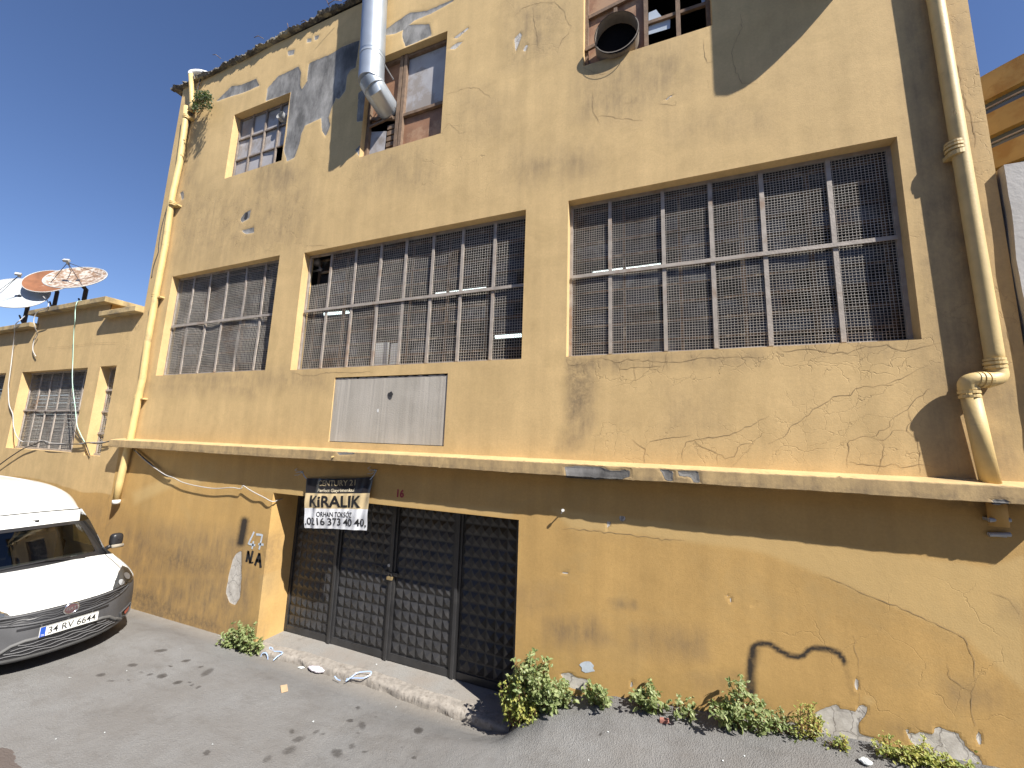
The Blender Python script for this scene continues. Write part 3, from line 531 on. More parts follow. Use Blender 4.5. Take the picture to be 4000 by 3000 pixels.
def screen_window(label, rect, yf, mull, hb, pitch, wob, seed, parent, skip=None, glaz=(.20, .6), missing=.1, barw=.042, zp=None, t=.0046, bend=0.):
    x0, x1, z0, z1 = rect; win = tag(MB().build('window', M['bar'], parent), label); rr = random.Random(seed)
    b = MB(); fw = .035
    for a, c in (((x0, z0+fw/2), (x1, z0+fw/2)), ((x0, z1-fw/2), (x1, z1-fw/2))): b.bar((a[0], yf, a[1]), (c[0], yf, c[1]), fw, .03)
    for x in (x0+fw/2, x1-fw/2): b.bar((x, yf-.002, z0+fw), (x, yf-.002, z1-fw), fw, .03)
    for i, x in enumerate(mull):
        bz = bend*math.sin(i*1.7); k = 8
        P = [(x+bz*math.sin(math.pi*2*j/k)*.5, yf-.016+abs(bz)*math.sin(math.pi*j/k)*.6, z0+fw+(z1-z0-2*fw)*j/k) for j in range(k+1)]
        for p, q in zip(P[:-1], P[1:]): b.bar(p, q, barw, .016)
    for z in hb: b.bar((x0+fw, yf-.034, z), (x1-fw, yf-.034, z), barw, .014)
    b.build('frame', M['bar'], win)
    wires(x0+.01, x1-.01, z0+.01, z1-.01, yf, pitch, t, wob, seed, skip, zp).build('wire_mesh', M['wire'], win, fix=False)
    yg = yf+.19; b = MB(); g = MB(); nh = max(2, int((z1-z0)/glaz[0])); nv = max(1, int(round((x1-x0)/glaz[1])))
    for i in range(nh+1): z = z0+(z1-z0)*i/nh; b.bar((x0, yg, z), (x1, yg, z), rr.uniform(.022, .034), .03)
    for j in range(nv+1):
        x = min(max(x0+(x1-x0)*j/nv, x0+.02), x1-.02)
        for i in range(nh): b.bar((x, yg+.003, z0+(z1-z0)*i/nh+.018), (x, yg+.003, z0+(z1-z0)*(i+1)/nh-.018), .04, .03)
    for i in range(nh):
        for j in range(nv):
            if rr.random() < missing or (i > nh*.72 and rr.random() < .45): continue
            xa = x0+(x1-x0)*j/nv+.02; xb = x0+(x1-x0)*(j+1)/nv-.02; za = z0+(z1-z0)*i/nh+.015; zb = z0+(z1-z0)*(i+1)/nh-.015
            cpx, cpy = proj(np.array([[(xa+xb)/2, yg, (za+zb)/2]])); cpx, cpy = float(cpx[0]), float(cpy[0])
            if any(t0-60 < cpx < t1+60 and abs(cpy-(y0+(y1-y0)*(cpx-t0)/(t1-t0))) < 34 for t0, y0, t1, y1 in TUBEPX): continue
            if rr.random() < .35: xb -= (xb-xa)*rr.uniform(.12, .5)
            tl = rr.uniform(-.02, .03); g.add([(xa, yg+.02, za), (xb, yg+.02, za), (xb, yg+.02+tl, zb), (xa, yg+.02+tl, zb)], [(0, 1, 2, 3)])
    b.build('glazing_bar', M['rust'], win); g.build('glazing', M['pane'], win, fix=False); return win
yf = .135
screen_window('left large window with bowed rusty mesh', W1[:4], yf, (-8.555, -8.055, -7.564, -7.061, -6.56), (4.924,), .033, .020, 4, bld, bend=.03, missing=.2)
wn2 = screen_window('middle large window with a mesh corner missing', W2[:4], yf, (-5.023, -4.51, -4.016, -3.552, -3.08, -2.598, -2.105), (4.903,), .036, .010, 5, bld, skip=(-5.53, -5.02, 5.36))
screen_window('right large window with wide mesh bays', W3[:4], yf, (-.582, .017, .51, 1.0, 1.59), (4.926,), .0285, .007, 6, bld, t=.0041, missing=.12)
# a loudspeaker like bracket seen through the torn corner, and pale boards low down in the middle window
b = MB(); p = at(*K11(545, 625), .3); b.tube([p+np.array([-.02, .0, .02]), p+np.array([.0, -.08, .05])], .055, 14, rs=[.075, .06]); b.tube([p+np.array([-.14, .02, -.10]), p+np.array([.06, .02, -.09])], .018, 8); b.tube([p, p+np.array([.03, .03, -.12])], .02, 8)
b.build('bracket', M['greypanel'], wn2, smooth=True)
b = MB()
for a in ((1040, 1305, 1135, 1490), (1170, 1310, 1215, 1485)):
    p = at(*K11(a[0], a[1]), .31); q = at(*K11(a[2], a[3]), .31); b.box(p[0], q[0], .30, .315, q[2], p[2])
b.build('board', M['white'], wn2)
for K, a, c in TUBES:
    p = at(*K(*a), .9); q = at(*K(*c), .9); o = MB().tube([p, q], .028, 8).build('fluorescent_tube', M['tube'], smooth=True)
    tag(o, {705: 'lit fluorescent tube behind the right large window', 885: 'longest lit fluorescent tube behind the upper right of the middle window', 1055: 'dim fluorescent tube behind the left of the middle window', 1252: 'short lit fluorescent tube low at the right edge of the middle window'}[a[1]], 'lamp', 'fluorescent tubes inside the factory')
# upper left window: painted panes in a steel grid
x0, x1, z0, z1 = WA[:4]; wa = tag(MB().build('window', M['bar'], bld), 'small upper window of grey painted panes')
b = MB(); g = MB(); yy = .15; nx_, nz_ = 4, 3
for i in range(nx_+1): x = x0+.02+(x1-x0-.04)*i/nx_; b.bar((x, yy-.012, z0), (x, yy-.012, z1), .03, .03)
for i in range(nz_+1): z = z0+.02+(z1-z0-.04)*i/nz_; b.bar((x0, yy-.008, z), (x1, yy-.008, z), .026, .024)
for i in range(nx_):
    for j in range(nz_):
        if (i, j) == (3, 0): continue
        xa = x0+.02+(x1-x0-.04)*i/nx_; xb = xa+(x1-x0-.04)/nx_; za = z0+.02+(z1-z0-.04)*j/nz_; zb = za+(z1-z0-.04)/nz_; g.add([(xa, yy+.01, za), (xb, yy+.01, za), (xb, yy+.01+RND.uniform(-.006, .01), zb), (xa, yy+.01+RND.uniform(-.006, .01), zb)], [(0, 1, 2, 3)])
b.build('frame', M['sash'], wa); g.build('pane', M['greypanel'], wa, fix=False)
p = at(*K10(225, 1015), .1); b = MB(); b.tube([p+np.array([0, .06, 0]), p+np.array([.0, -.05, .02])], .085, 18, cap=False); b.tube([p+np.array([0, .05, 0]), p+np.array([0, .052, 0])], .083, 18); b.build('vent_collar', [M['zinc']], wa, smooth=True)
# upper middle window: boards either side of a double timber post
x0, x1, z0, z1 = WB[:4]; wb = tag(MB().build('window', M['wood'], bld), 'upper window boarded with brown plywood and a grey sheet'); yy = .15
xm = -3.87; b = MB()
for x in (x0+.03, xm-.05, xm+.03, x1-.03): b.bar((x, yy-.03, z0), (x, yy-.03, z1), .06, .06)
b.bar((x0, yy-.02, z1-.03), (x1, yy-.02, z1-.03), .05, .06); b.bar((xm+.06, yy-.026, 8.02), (x1-.06, yy-.026, 8.02), .05, .05); b.bar((x0+.06, yy-.024, 8.16), (xm-.08, yy-.024, 8.02), .05, .04)
b.bar((x0+.2, yy-.06, 8.06), (xm-.1, yy-.07, 8.2), .04, .03); b.bar((x0+.06, yy-.05, 8.0), (xm-.15, yy-.05, 8.05), .035, .03)
b.build('frame', M['wood'], wb)
g = MB(); g.box(x0+.05, xm-.09, yy+.0, yy+.015, 8.12, z1-.05); g.box(xm+.06, x1-.06, yy, yy+.015, z0+.02, 7.99); g.build('plywood_board', M['ply'], wb)
g = MB(); g.box(xm+.06, x1-.06, yy, yy+.012, 8.05, z1-.06); g.add([(x0+.06, yy, z0), (xm-.30, yy, z0+.0), (xm-.28, yy-.01, 7.86), (x0+.06, yy, 7.95)], [(0, 1, 2, 3)]); g.build('grey_sheet', M['greypanel'], wb, fix=False)
g = MB()
for k in range(5): z = z0+.08+k*.105; g.box(xm-.27, xm-.10+RND.uniform(-.04, .02), yy-.012, yy+.03, z, z+.075)
g.build('timber_infill', M['wood'], wb)
# upper right window: plywood with a duct stub, broken glazing beside it
x0, x1, z0, z1 = WC[:4]; wc = tag(MB().build('window', M['wood'], bld), 'upper window with a round duct stub and broken panes'); yy = .15
xq = [at(*K20(1160, 250), .15)[0], at(*K20(1435, 180), .15)[0]]; b = MB()
for x in (x0+.02, xq[0], xq[1], x1-.02): b.bar((x, yy-.02, z0), (x, yy-.02, z1), .05, .05)
zz = at(*K20(1300, 170), .15)[2]; b.bar((xq[0]+.02, yy-.01, zz), (x1-.04, yy-.01, zz), .045, .035); b.bar((xq[0]+.02, yy-.01, zz+.55), (x1-.04, yy-.01, zz+.55), .045, .035)
zt = at(*K20(860, 90), .14)[2]; b.bar((x0+.04, yy-.03, zt-.02), (xq[0]-.02, yy-.03, zt+.10), .05, .03); pc = at(*K20(895, 130), .08); b.bar((pc[0], .08, pc[2]+.1), (pc[0], .08, pc[2]-.16), .045, .03); b.bar((x0+.01, .09, z0+.33), (x0+.14, .09, z0+.36), .05, .03)
b.build('frame', M['wood'], wc)
g = MB(); g.box(x0+.04, xq[0]-.025, yy+.0, yy+.014, z0, z1); g.build('plywood_board', M['ply'], wc)
g = MB(); 
def shard(K, s): P = [at(*q, yy+.004) for q in poly(K, s)]; g.add(P, [tuple(range(len(P)))])
shard(K20, '1180 300 1365 245 1368 170 1300 150 1265 110 1245 82 1180 110'); g.build('broken_pane', M['brokenglass'], wc, fix=False); g = MB(); shard(K20, '1640 30 1730 0 1735 -40 1630 -40'); g.build('broken_pane', M['brokenglass'], wc, fix=False)
pc = at(*K20(905, 350), .02); b = MB(); rr_ = .27; ax = np.array([.01, -.15, -.02])
for r_, flip in ((rr_, 0), (rr_-.012, 1)): b.tube([pc+ax*-.45, pc+ax*.75], r_, 32, cap=False)
o1 = len(b.v); b.grid([[tuple(pc+ax*.75+np.array([math.cos(t)*r_, 0, math.sin(t)*r_])) for t in np.linspace(0, 2*math.pi, 33)] for r_ in (rr_, rr_-.012)])
M['collar'] = simple('stained_collar', (.20, .17, .14), .8, .2, bump=0); M['void'] = simple('vent_void', (.006, .006, .007), .95, .1, bump=0, spec=.1)
b.build('vent_collar', M['collar'], wc, smooth=False, fix=False); MB().tube([pc+ax*-.3, pc+ax*-.29], rr_-.014, 32).build('vent_opening', M['void'], wc)
# cement infill under the middle window, with a ragged hole
pan = MB(); ns = 60; x0, x1, z0, z1 = PN[:4]
rows = [[(x0+.006+(x1-x0-.012)*i/ns, .014+NP.normal()*.0006, z0+.008+(z1-z0-.016-abs(NP.normal())*(.008 if k == 1 else .004))*k) for i in range(ns+1)] for k in (0, 1)]
pan.grid(rows); pan.build('infill_panel', M['cement'], bld, fix=False)
def blob(px_c, w_, h_, y, seed, mat_, name, parent):
    rr = random.Random(seed); c = at(*px_c, y); o = MB(); n_ = 14
    o.add([(c[0]+math.cos(2*math.pi*k/n_)*w_*rr.uniform(.7, 1.2), y, c[2]+math.sin(2*math.pi*k/n_)*h_*rr.uniform(.7, 1.2)) for k in range(n_)], [tuple(range(n_))]); return o.build(name, mat_, parent, fix=False)
blob(K12(1160, 100), .05, .06, .0115, 1, M['dim'], 'hole', bld); blob(K12(1162, 88), .032, .035, .009, 2, M['dark'], 'hole', bld); blob(K12(1054, 230), .016, .028, .0115, 3, M['white'], 'plaster_blob', bld)
blob(K01(2128, 205), .05, .09, -.001+.006, 4, M['dark'], 'hole', bld)
blob(K32(1980, 1020), .05, .02, -.19, 9, M['dark'], 'hole', bld)
# ------------------------------------------------------------------ the gate: four leaves of pressed pyramids
gate = tag(MB().build('gate', M['gate'], bld), 'wide black metal gate of four leaves with pyramid pattern')
gx = [-6.17+.0, 0, 0, 0, 0]; ZB, ZG = -.085, 2.02; YG = .47
gx = [-5.58, -4.655, -3.64, -2.605, -1.60]
def gate_leaf(xa, xb, k):
    b = MB(); fr = .055; b.box(xa+.004, xb-.004, YG, YG+.035, ZB, ZG+.02)
    for x in (xa+.004, xb-.004-fr): b.box(x, x+fr, YG-.022, YG-.002, ZB, ZG+.018)
    b.box(xa+.06, xb-.06, YG-.018, YG-.002, ZB, ZB+.09); b.box(xa+.06, xb-.06, YG-.018, YG-.002, ZG-.06, ZG+.018)
    nx_ = 7; nz_ = 14; ax, bx, az, bz = xa+.07, xb-.07, ZB+.10, ZG-.07; cw, ch = (bx-ax)/nx_, (bz-az)/nz_
    for i in range(nx_):
        for j in range(nz_):
            x0, x1, z0, z1 = ax+i*cw+.006, ax+(i+1)*cw-.006, az+j*ch+.008, az+(j+1)*ch-.008; h = .034*RND.uniform(.85, 1.05)
            cx_, cz_ = (x0+x1)/2+RND.uniform(-.004, .004), (z0+z1)/2+RND.uniform(-.004, .004)
            b.add([(x0, YG-.001, z0), (x1, YG-.001, z0), (x1, YG-.001, z1), (x0, YG-.001, z1), (cx_, YG-h, cz_)], [(0, 1, 4), (1, 2, 4), (2, 3, 4), (3, 0, 4)])
    o = b.build('leaf', M['gate'], gate); return o
leaves = [gate_leaf(gx[i], gx[i+1], i) for i in range(4)]
b = MB()
for x in gx[1:-1]: b.box(x-.022, x+.022, YG-.045, YG-.024, ZB, ZG)
b.build('rail', M['gate'], gate, bevel=.004)
p = at(*K12(1045, 1570), YG-.05); b = MB(); b.tube(spline([p+np.array([-.09, .03, -.02]), p+np.array([-.04, -.03, .025]), p+np.array([.02, -.03, .025]), p+np.array([.09, .03, -.02])], 5), .009, 8); b.build('handle', M['gate'], gate, smooth=True)
p = at(*K12(1155, 1565), YG-.03); MB().tube([p, p+np.array([0, -.02, 0])], .022, 14).build('lock_cylinder', M['zinc'], gate, smooth=False)
p = at(*K13(1155, 20), YG-.06); b = MB(); b.box(p[0]-.045, p[0]+.045, p[1]-.015, p[1]+.02, p[2]-.022, p[2]+.022); o = b.build('padlock', M['brass'], gate, bevel=.006)
b = MB(); b.tube([p+np.array([-.03, .0, .02]), p+np.array([-.02, 0, .06]), p+np.array([.02, 0, .06]), p+np.array([.03, 0, .02])], .007, 8); b.box(p[0]-.1, p[0]+.12, p[1]+.012, p[1]+.03, p[2]+.03, p[2]+.075); b.build('hasp', M['gate'], gate)
# house number and graffiti on the plaster
def wall_text(body, K, x0, y0, x1, y1, name, mat_, off, lab, y=-.003):
    a = at(*K(x0, y1), y); c = at(*K(x1, y0), y); vs, fs = textgeo(body, a[0], c[0], a[2], c[2], off); o = MB().add([(v[0], y, v[1]) for v in vs], fs).build(name, mat_, bld, fix=False); return tag(o, lab)
wall_text('16', K12, 1216, 912, 1282, 978, 'house_number', M['redpaint'], .05, 'red painted house number')
def ribbon(K, strokes, wd, name, mat_, y=-.003):
    b = MB()
    for s in strokes:
        V_ = [at(*q, y) for q in poly(K, s)]; P = [V_[i]+(V_[i+1]-V_[i])*k/8 for i in range(len(V_)-1) for k in range(8)]+[V_[-1]]; L = []
        for i, p in enumerate(P):
            t = P[min(i+1, len(P)-1)]-P[max(i-1, 0)]; t = t/max(np.linalg.norm(t), 1e-6); h = wd*RND.uniform(.9, 1.08)/2; nn = np.array([-t[2], 0, t[0]])*h; L.append((p-nn, p+nn))
        b.grid(L)
    return tag(b.build(name, mat_, bld, fix=False), None)
K_NA = lambda x, y: (960+x/4., 2130+y/4.)
KN = lambda x, y: (860+x/3.95, 2000+y/3.95)
KB = lambda x, y: (1160+x/5.925, 1820+y/5.925)
KD = lambda x, y: (x/5.183, 980+y/5.183)
KP = lambda x, y: (3560+x/2.0727, 1350+y/2.0735)
tag(ribbon(KN, ['435 600 405 770', '435 600 460 790', '505 600 460 790', '605 635 535 825', '605 635 625 860', '555 745 625 760', '495 770 497 792'], .046, 'spray_mark', M['blacktext']), 'black sprayed letters N.A')
tag(ribbon(KN, ['525 305 435 490 540 515', '515 450 492 570', '555 345 650 355 600 580', '590 495 670 505'], .032, 'spray_mark', M['bluepaint'], -.0032), 'pale blue sprayed 47')
tag(blob(K23(650, 785), .075, .06, -.003, 21, M['bluepaint'], 'spray_mark', bld), 'pale blue sprayed blot')
# ------------------------------------------------------------------ hanging banner
ban = empty('banner', at(*KB(960, 850), -.03), 'creased for rent banner, black over beige over white, hanging above the gate', 'banner')
BO = np.array(ban.location)
TL, TR, BL, BR = at(*KB(215, 285), -.035), at(*KB(1775, 255), -.035), at(*KB(190, 1432), -.05), at(*KB(1620, 1492), -.05)
def bpt(u, v, off=0.):                            # u left-right, v top-down
    p = (TL*(1-u)+TR*u)*(1-v)+(BL*(1-u)+BR*u)*v; e = min(1, v*3)
    p = p+np.array([0, -.008*math.sin(u*31+v*2.2)*(.35+.65*e)*(.6+.4*math.sin(u*7+1)) - .012*math.sin(u*9+4+v*3) - .0025*math.sin(u*57+v*5) - .03*math.sin(math.pi*v)*.6 - .004*math.sin(v*16+u*3), -.012*math.sin(math.pi*u)*(1-v)])
    return p+np.array([0, -off, 0])-BO
def bband(v0, v1, mt, name):
    nu, nv = 150, max(6, int((v1-v0)*70)); b = MB(); b.grid([[bpt(i/nu, v0+(v1-v0)*j/nv) for i in range(nu+1)] for j in range(nv+1)]); return b.build(name, mt, ban, smooth=True, fix=False)
V1, V2 = .302, .603
bband(0, V1, M['bannerblack'], 'black_band'); bband(V1, V2, M['bannerbeige'], 'beige_band'); bband(V2, 1, M['bannerwhite'], 'white_band')
def btext(body, u0, u1, v0, v1, off, mt, name):
    vs, fs = textgeo(body, u0*1.2, u1*1.2, -v1*.76, -v0*.76, off, .018); MB().add([bpt(x/1.2, -z/.76, .0042) for x, z in vs], fs).build(name, mt, ban, fix=False)
btext('CENTURY 21', .205, .745, .035, .150, .008, M['gold'], 'lettering'); btext('Perfect Gayrimenkul', .212, .745, .205, .292, .012, M['cream'], 'lettering')
btext('KiRALIK', .085, .885, .345, .575, .026, M['blacktext'], 'lettering'); btext('ORHAN TOKSÖZ', .212, .765, .645, .765, .010, M['blacktext'], 'lettering')
btext('.0216 373 40 40,', .02, .985, .785, .955, .012, M['blacktext'], 'lettering')
for A_, B_, nm in ((KB(215, 290), KB(130, 145), 0), (KB(1690, 320), KB(1840, 105), 1)):
    p = at(*A_, -.045)-BO; q = at(*B_, -.006)-BO; b = MB(); b.tube(spline([p, (p+q)/2+np.array([.01, -.01, -.01]), q], 6), .006, 6); b.tube([q+np.array([0, .02, 0]), q+np.array([-.01, -.03, .01])], .009, 6)
    for k in range(3): b.tube(spline([q, q+np.array([-.05-.04*k, -.02, -.04+.03*k]), q+np.array([-.12+.02*k, -.03, -.05+.05*k])], 5), .003, 5)
    b.build('tie', M['string'], ban)
# ------------------------------------------------------------------ rain pipes
def collar(b, c, d, r): 
    c = np.array(c); d = np.array(d)/np.linalg.norm(d)
    for o, rr, h in ((-.035, 1.13, .02), (.0, 1.16, .022), (.03, 1.1, .02)): b.tube([c+d*(o-h/2), c+d*(o+h/2)], r*rr, 20)
def clampband(b, c, r, side=1):
    b.tube([(c[0], c[1], c[2]-.02), (c[0], c[1], c[2]+.02)], r*1.1, 20); b.box(c[0]-r*1.1, c[0]+r*1.2, c[1], 0.02, c[2]-.018, c[2]+.018)
pr = empty('drainpipe', (2.42, -.08, 2.7), 'ochre rain pipe with an S bend running down the right of the facade', 'drainpipe')
def build_at(b, name, mt, par, **k): 
    L = np.array(par.location); b.v = [tuple(np.array(v)-L) for v in b.v]; return b.build(name, mt, par, **k)
r1 = .057
ptop = np.array([2.405, -.066, 10.55]); p1 = at(*KP(668, 60), -.066); p2 = at(*KP(680, 165), -.066)
b = MB(); b.tube([ptop, (ptop+p1)/2+np.array([.012, 0, 0]), p1, p2], r1, 24); build_at(b, 'pipe', M['pipe'], pr, smooth=True)
b = MB(); collar(b, at(*K30(1610, 1270), -.066), (0, 0, 1), r1); build_at(b, 'collar', M['pipe'], pr, smooth=False)
b = MB(); c = at(*K30(1625, 1290), -.066); clampband(b, c+np.array([0, 0, -.05]), r1); build_at(b, 'clamp', M['pipe'], pr)
q0 = at(*KP(690, 175), -.066); q1 = at(*KP(700, 250), -.075); q2 = at(*KP(620, 280), -.10); q3 = at(*KP(520, 275), -.11); q4 = at(*KP(455, 305), -.10); q5 = at(*KP(468, 380), -.085)
b = MB(); b.tube(spline([q0+np.array([0, 0, .06]), q0, q1, q2, q3, q4, q5, q5+np.array([.0, 0, -.05])], 7), r1*1.02, 24); build_at(b, 'elbow', M['pipe'], pr, smooth=True)
b = MB(); collar(b, p2+np.array([0, 0, .02]), (0, 0, 1), r1*1.02); collar(b, (q2+q3)/2, q3-q2, r1*1.0); collar(b, q5+np.array([0, 0, .0]), (0, 0, 1), r1*1.02); build_at(b, 'collar', M['pipe'], pr)
pb = at(*KP(640, 1100), -.078); b = MB(); b.tube([q5+np.array([0, 0, .03]), pb+np.array([0, 0, -.02])], r1*1.04, 24); build_at(b, 'lower_pipe', M['pipe'], pr, smooth=True)
ps = at(*KP(690, 1310), -.075); b = MB(); b.tube([ps+np.array([0, 0, .12]), ps+np.array([0, 0, -.14])], r1*.95, 20); build_at(b, 'pipe_stub', M['soffit'], pr, smooth=True)
for yv in (1412, 1530):
    a = at(*KP(625, yv), -.10 if yv < 1500 else -.02); c = at(*KP(800, yv), -.10 if yv < 1500 else -.02); b = MB(); b.tube([a, c], .017, 10); b.box(a[0]+.02, c[0]-.02, a[1], .02, a[2]-.012, a[2]+.012); build_at(b, 'clamp', M['zinc'], pr)
pl = empty('drainpipe', at(*K01(1340, 900), -.09), 'ochre rain pipe on the left corner ending in a white tip', 'drainpipe')
rL = .056; yL = -.075
PX = [K00(1615, 925), K00(1600, 1060), K00(1555, 1400), K01(1490, 30), K01(1430, 450), K01(1345, 900), K01(1275, 1300), K01(1235, 1600), K02(1195, 130), K02(1130, 460), K02(1090, 620), K02(1035, 850), K02(1005, 1010)]
P = [at(*q, yL) for q in PX]; b = MB(); b.tube(P, rL, 20); build_at(b, 'pipe', M['pipe'], pl, smooth=True)
b = MB(); b.tube([P[-1]+np.array([.001, 0, .02]), at(*K02(1002, 1035), yL)], rL*1.04, 20); build_at(b, 'white_tip', M['white'], pl, smooth=True)
b = MB(); b.tube([at(*K00(1650, 640), -.09), at(*K00(1655, 760), -.09), at(*K00(1660, 900), -.085), at(*K00(1640, 960), -.08)], .045, 16); build_at(b, 'upper_pipe', M['pipe'], pl, smooth=True)
t0 = at(*K00(1650, 640), -.09); b = MB(); b.tube(spline([t0+np.array([0, 0, -.04]), t0+np.array([0, .01, .05]), t0+np.array([.14, .1, .10]), t0+np.array([.34, .25, .08])], 6), .05, 16); build_at(b, 'outlet', M['white'], pl, smooth=True)
for q in (K00(1612, 1010), K01(1495, 100), K01(1345, 890), K02(1195, 105)):
    c = at(*q, yL); b = MB(); collar(b, c, (0, 0, 1), rL); b.box(c[0]-.03, c[0]+.16, c[1], .02, c[2]-.06, c[2]-.035); build_at(b, 'collar', M['pipe'], pl)
# ------------------------------------------------------------------ galvanised exhaust duct
du = empty('exhaust_duct', (-4.2, -.26, 8.4), 'galvanised steel exhaust duct bending into the boarded upper window', 'duct')
g0 = -.26; A0 = (at(1411, 312, g0)+at(1492, 298, g0))/2; A1 = (at(1427, 0, g0)+at(1505, 0, g0))/2; dirn = (A1-A0)/np.linalg.norm(A1-A0); rd = .19
b = MB(); b.tube([A0-dirn*.02, A0+dirn*4.2], rd, 40); build_at(b, 'duct_pipe', M['steel'], du, smooth=True)
for t_ in (.36, 1.55, 2.7, 3.8): 
    c = A0+dirn*t_; b = MB(); b.tube([c+dirn*o for o in (-.04, -.025, -.022, .022, .025, .04)], rd, 40, rs=[rd*1.025, rd*1.025, rd*1.012, rd*1.012, rd*1.025, rd*1.025]); build_at(b, 'seam_band', M['steel'], du, smooth=False)
E0 = A0-dirn*.10; E1 = at(*K10(1030, 775), -.215); E2 = at(*K10(1125, 925), .07); rq = .185
b = MB(); b.tube([A0+dirn*.03, E0], rd*1.015, 40); b.tube([E0+dirn*.02, E1, E2+(E2-E1)*.25], rq, 40); b.tube([E1+(E2-E1)*.02+(E0-E1)*.02, E1+(E2-E1)*.02], rq*1.0, 40); build_at(b, 'elbow', M['steel'], du, smooth=True)
b = MB(); p = A0+dirn*.28+np.array([.18, -.02, 0]); q = at(*K10(1185, 685), .05); b.tube([p, q], .012, 8); build_at(b, 'stay_rod', M['zinc'], du)
for ch in du.children: smooth_by_angle(ch, 40)
# an unseen board above the frame, shaped to cast the shadow on the wall
sb = empty('shadow_board', (1.3, -.4, 8.2), 'unseen board shaped to cast the shadow right of the upper windows', 'board')
X0 = 1.75; pr_ = [(-.02, 7.675), (.10, 7.672), (.172, 7.678), (.297, 7.737), (.37, 7.79), (.43, 7.864), (.49, 7.97), (.538, 8.12), (.545, 8.2), (.545, 11.2), (-.02, 11.2)]
b = MB(); b.add([(x, -d, z) for x in (X0, X0+.05) for d, z in pr_], [tuple(range(11)), tuple(range(21, 10, -1))]+[(k, k+11, (k+1) % 11+11, (k+1) % 11) for k in range(11)]); build_at(b, 'board', M['greypanel'], sb)
b = MB(); b.box(X0+.05, X0+.10, -.45, .05, 9.5, 9.56); build_at(b, 'bracket', M['zinc'], sb)
# shrub rooted by the roof corner, nail on the wall, wires on the ledge
def leafclump(b, c, rad, n, size, seed, up=.6, squash=(1, 1, 1), tip=None):
    rr = random.Random(seed)
    for _ in range(n):
        while True:
            q = Vector((rr.uniform(-1, 1), rr.uniform(-1, 1), rr.uniform(-1, 1)))
            if q.length < 1: break
        q = q*(.55+.45*rr.random()); p = Vector((c[0]+q.x*rad*squash[0], c[1]+q.y*rad*squash[1], c[2]+q.z*rad*squash[2]))
        leaf(b, p, (q+Vector((rr.gauss(0, .5), rr.gauss(0, .5), up+rr.gauss(0, .4)))), size*rr.uniform(.6, 1.25), rr)
def leaf(b, p, nrm, s, rr, wd=.62):
    nrm = Vector(nrm); nrm = nrm.normalized() if nrm.length > 1e-4 else Vector((0, 0, 1)); t = nrm.orthogonal().normalized(); t = Matrix.Rotation(rr.uniform(0, 6.283), 3, nrm) @ t; q = nrm.cross(t); w_ = s*wd/2; f = nrm*s*.10
    P = [p, p+t*s*.3+q*w_*.85+f, p+t*s*.6+q*w_*.8+f, p+t*s-f*.8, p+t*s*.6-q*w_*.8+f, p+t*s*.3-q*w_*.85+f, p+t*s*.32, p+t*s*.62]
    b.add(P, [(0, 6, 1), (1, 6, 7, 2), (2, 7, 3), (0, 5, 6), (5, 4, 7, 6), (4, 3, 7)])
sh = empty('wall_shrub', at(*K00(1700, 900), -.02), 'small dark shrub growing from the plaster below the roof corner', 'plant')
b = MB(); b2 = MB(); rr = random.Random(5)
for k in range(26):
    p = at(*K00(1665+rr.uniform(-20, 20), 960+rr.uniform(-30, 20)), 0); c = at(*K00(1755+rr.uniform(-70, 55), 850+rr.uniform(-40, 75)), -.22+rr.uniform(-.1, .1)); b2.tube([p, (p+c)/2+np.array([0, -.04, -.03]), c], .006, 5, rs=[.008, .006, .003]); leafclump(b, c, .10, 26, .05, k, .3)
build_at(b, 'foliage', M['leafd'], sh, fix=False); build_at(b2, 'stem', M['stem'], sh)
p = at(*K22(420, 1125), 0); q = at(*K22(441, 1092), -.075); o = MB().tube([p+np.array([0, .02, 0]), q], .007, 8).tube([q, q+np.array([0, -.012, .002])], .016, 10).build('wall_hook', M['white']); tag(o, 'small pale hook sticking out of the wall right of the gate', 'hook')
p = at(*K12(670, 628), -.2); o = MB().tube([p+np.array([0, .0, 0]), p+np.array([.02, -.05, -.002])], .011, 8).build('wall_hook', M['pipe']); tag(o, 'small ochre peg on the front of the ledge above the banner', 'hook')
# ------------------------------------------------------------------ the low building on the left
LW = (-14.58, -11.60, 2.37, 4.19, .3); LR = (-11.11, -10.50, 2.345, 4.195, .3); LLf = (-17.6, -15.43, 2.37, 4.2, .3)
def lowf2(V):
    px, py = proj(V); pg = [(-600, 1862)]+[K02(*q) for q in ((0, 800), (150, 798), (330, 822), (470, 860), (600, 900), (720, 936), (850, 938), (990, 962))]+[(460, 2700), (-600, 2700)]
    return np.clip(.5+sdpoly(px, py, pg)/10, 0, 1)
CO = -.14; c1, c1b = at(*K01(250, 1045), CO), at(*K01(900, 960), CO); c2, c2b = at(*K01(848, 1065), CO), at(*K01(1250, 1020), CO); c0 = at(*K01(250, 1160), CO)
zc1, zc2, zc0 = (c1[2]+c1b[2])/2, (c2[2]+c2b[2])/2, c0[2]
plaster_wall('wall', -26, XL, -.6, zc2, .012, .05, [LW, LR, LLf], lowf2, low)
b = MB(); b.box(c1[0]+.03, c1b[0]-.1, .03, .5, zc2-.02, zc1); b.build('parapet_back', M['soffit'], low); plaster_wall('parapet', c1[0]+.03, c1b[0]-.1, zc2-.001, zc1, .012, .05, [], lowf2, low)
b = MB(); b.box(c1[0]-.05, c1b[0], CO, .62, zc1-.005, zc1+.115); b.build('coping', M['coping'], low, bevel=.012)
b = MB(); b.box(c2[0]-.0, XL, CO, .5, zc2-.005, zc2+.11); b.build('coping', M['coping'], low, bevel=.012)
b = MB(); b.box(-26, c0[0], CO, .5, zc0-.005, zc0+.11); b.build('coping', M['coping'], low, bevel=.012)
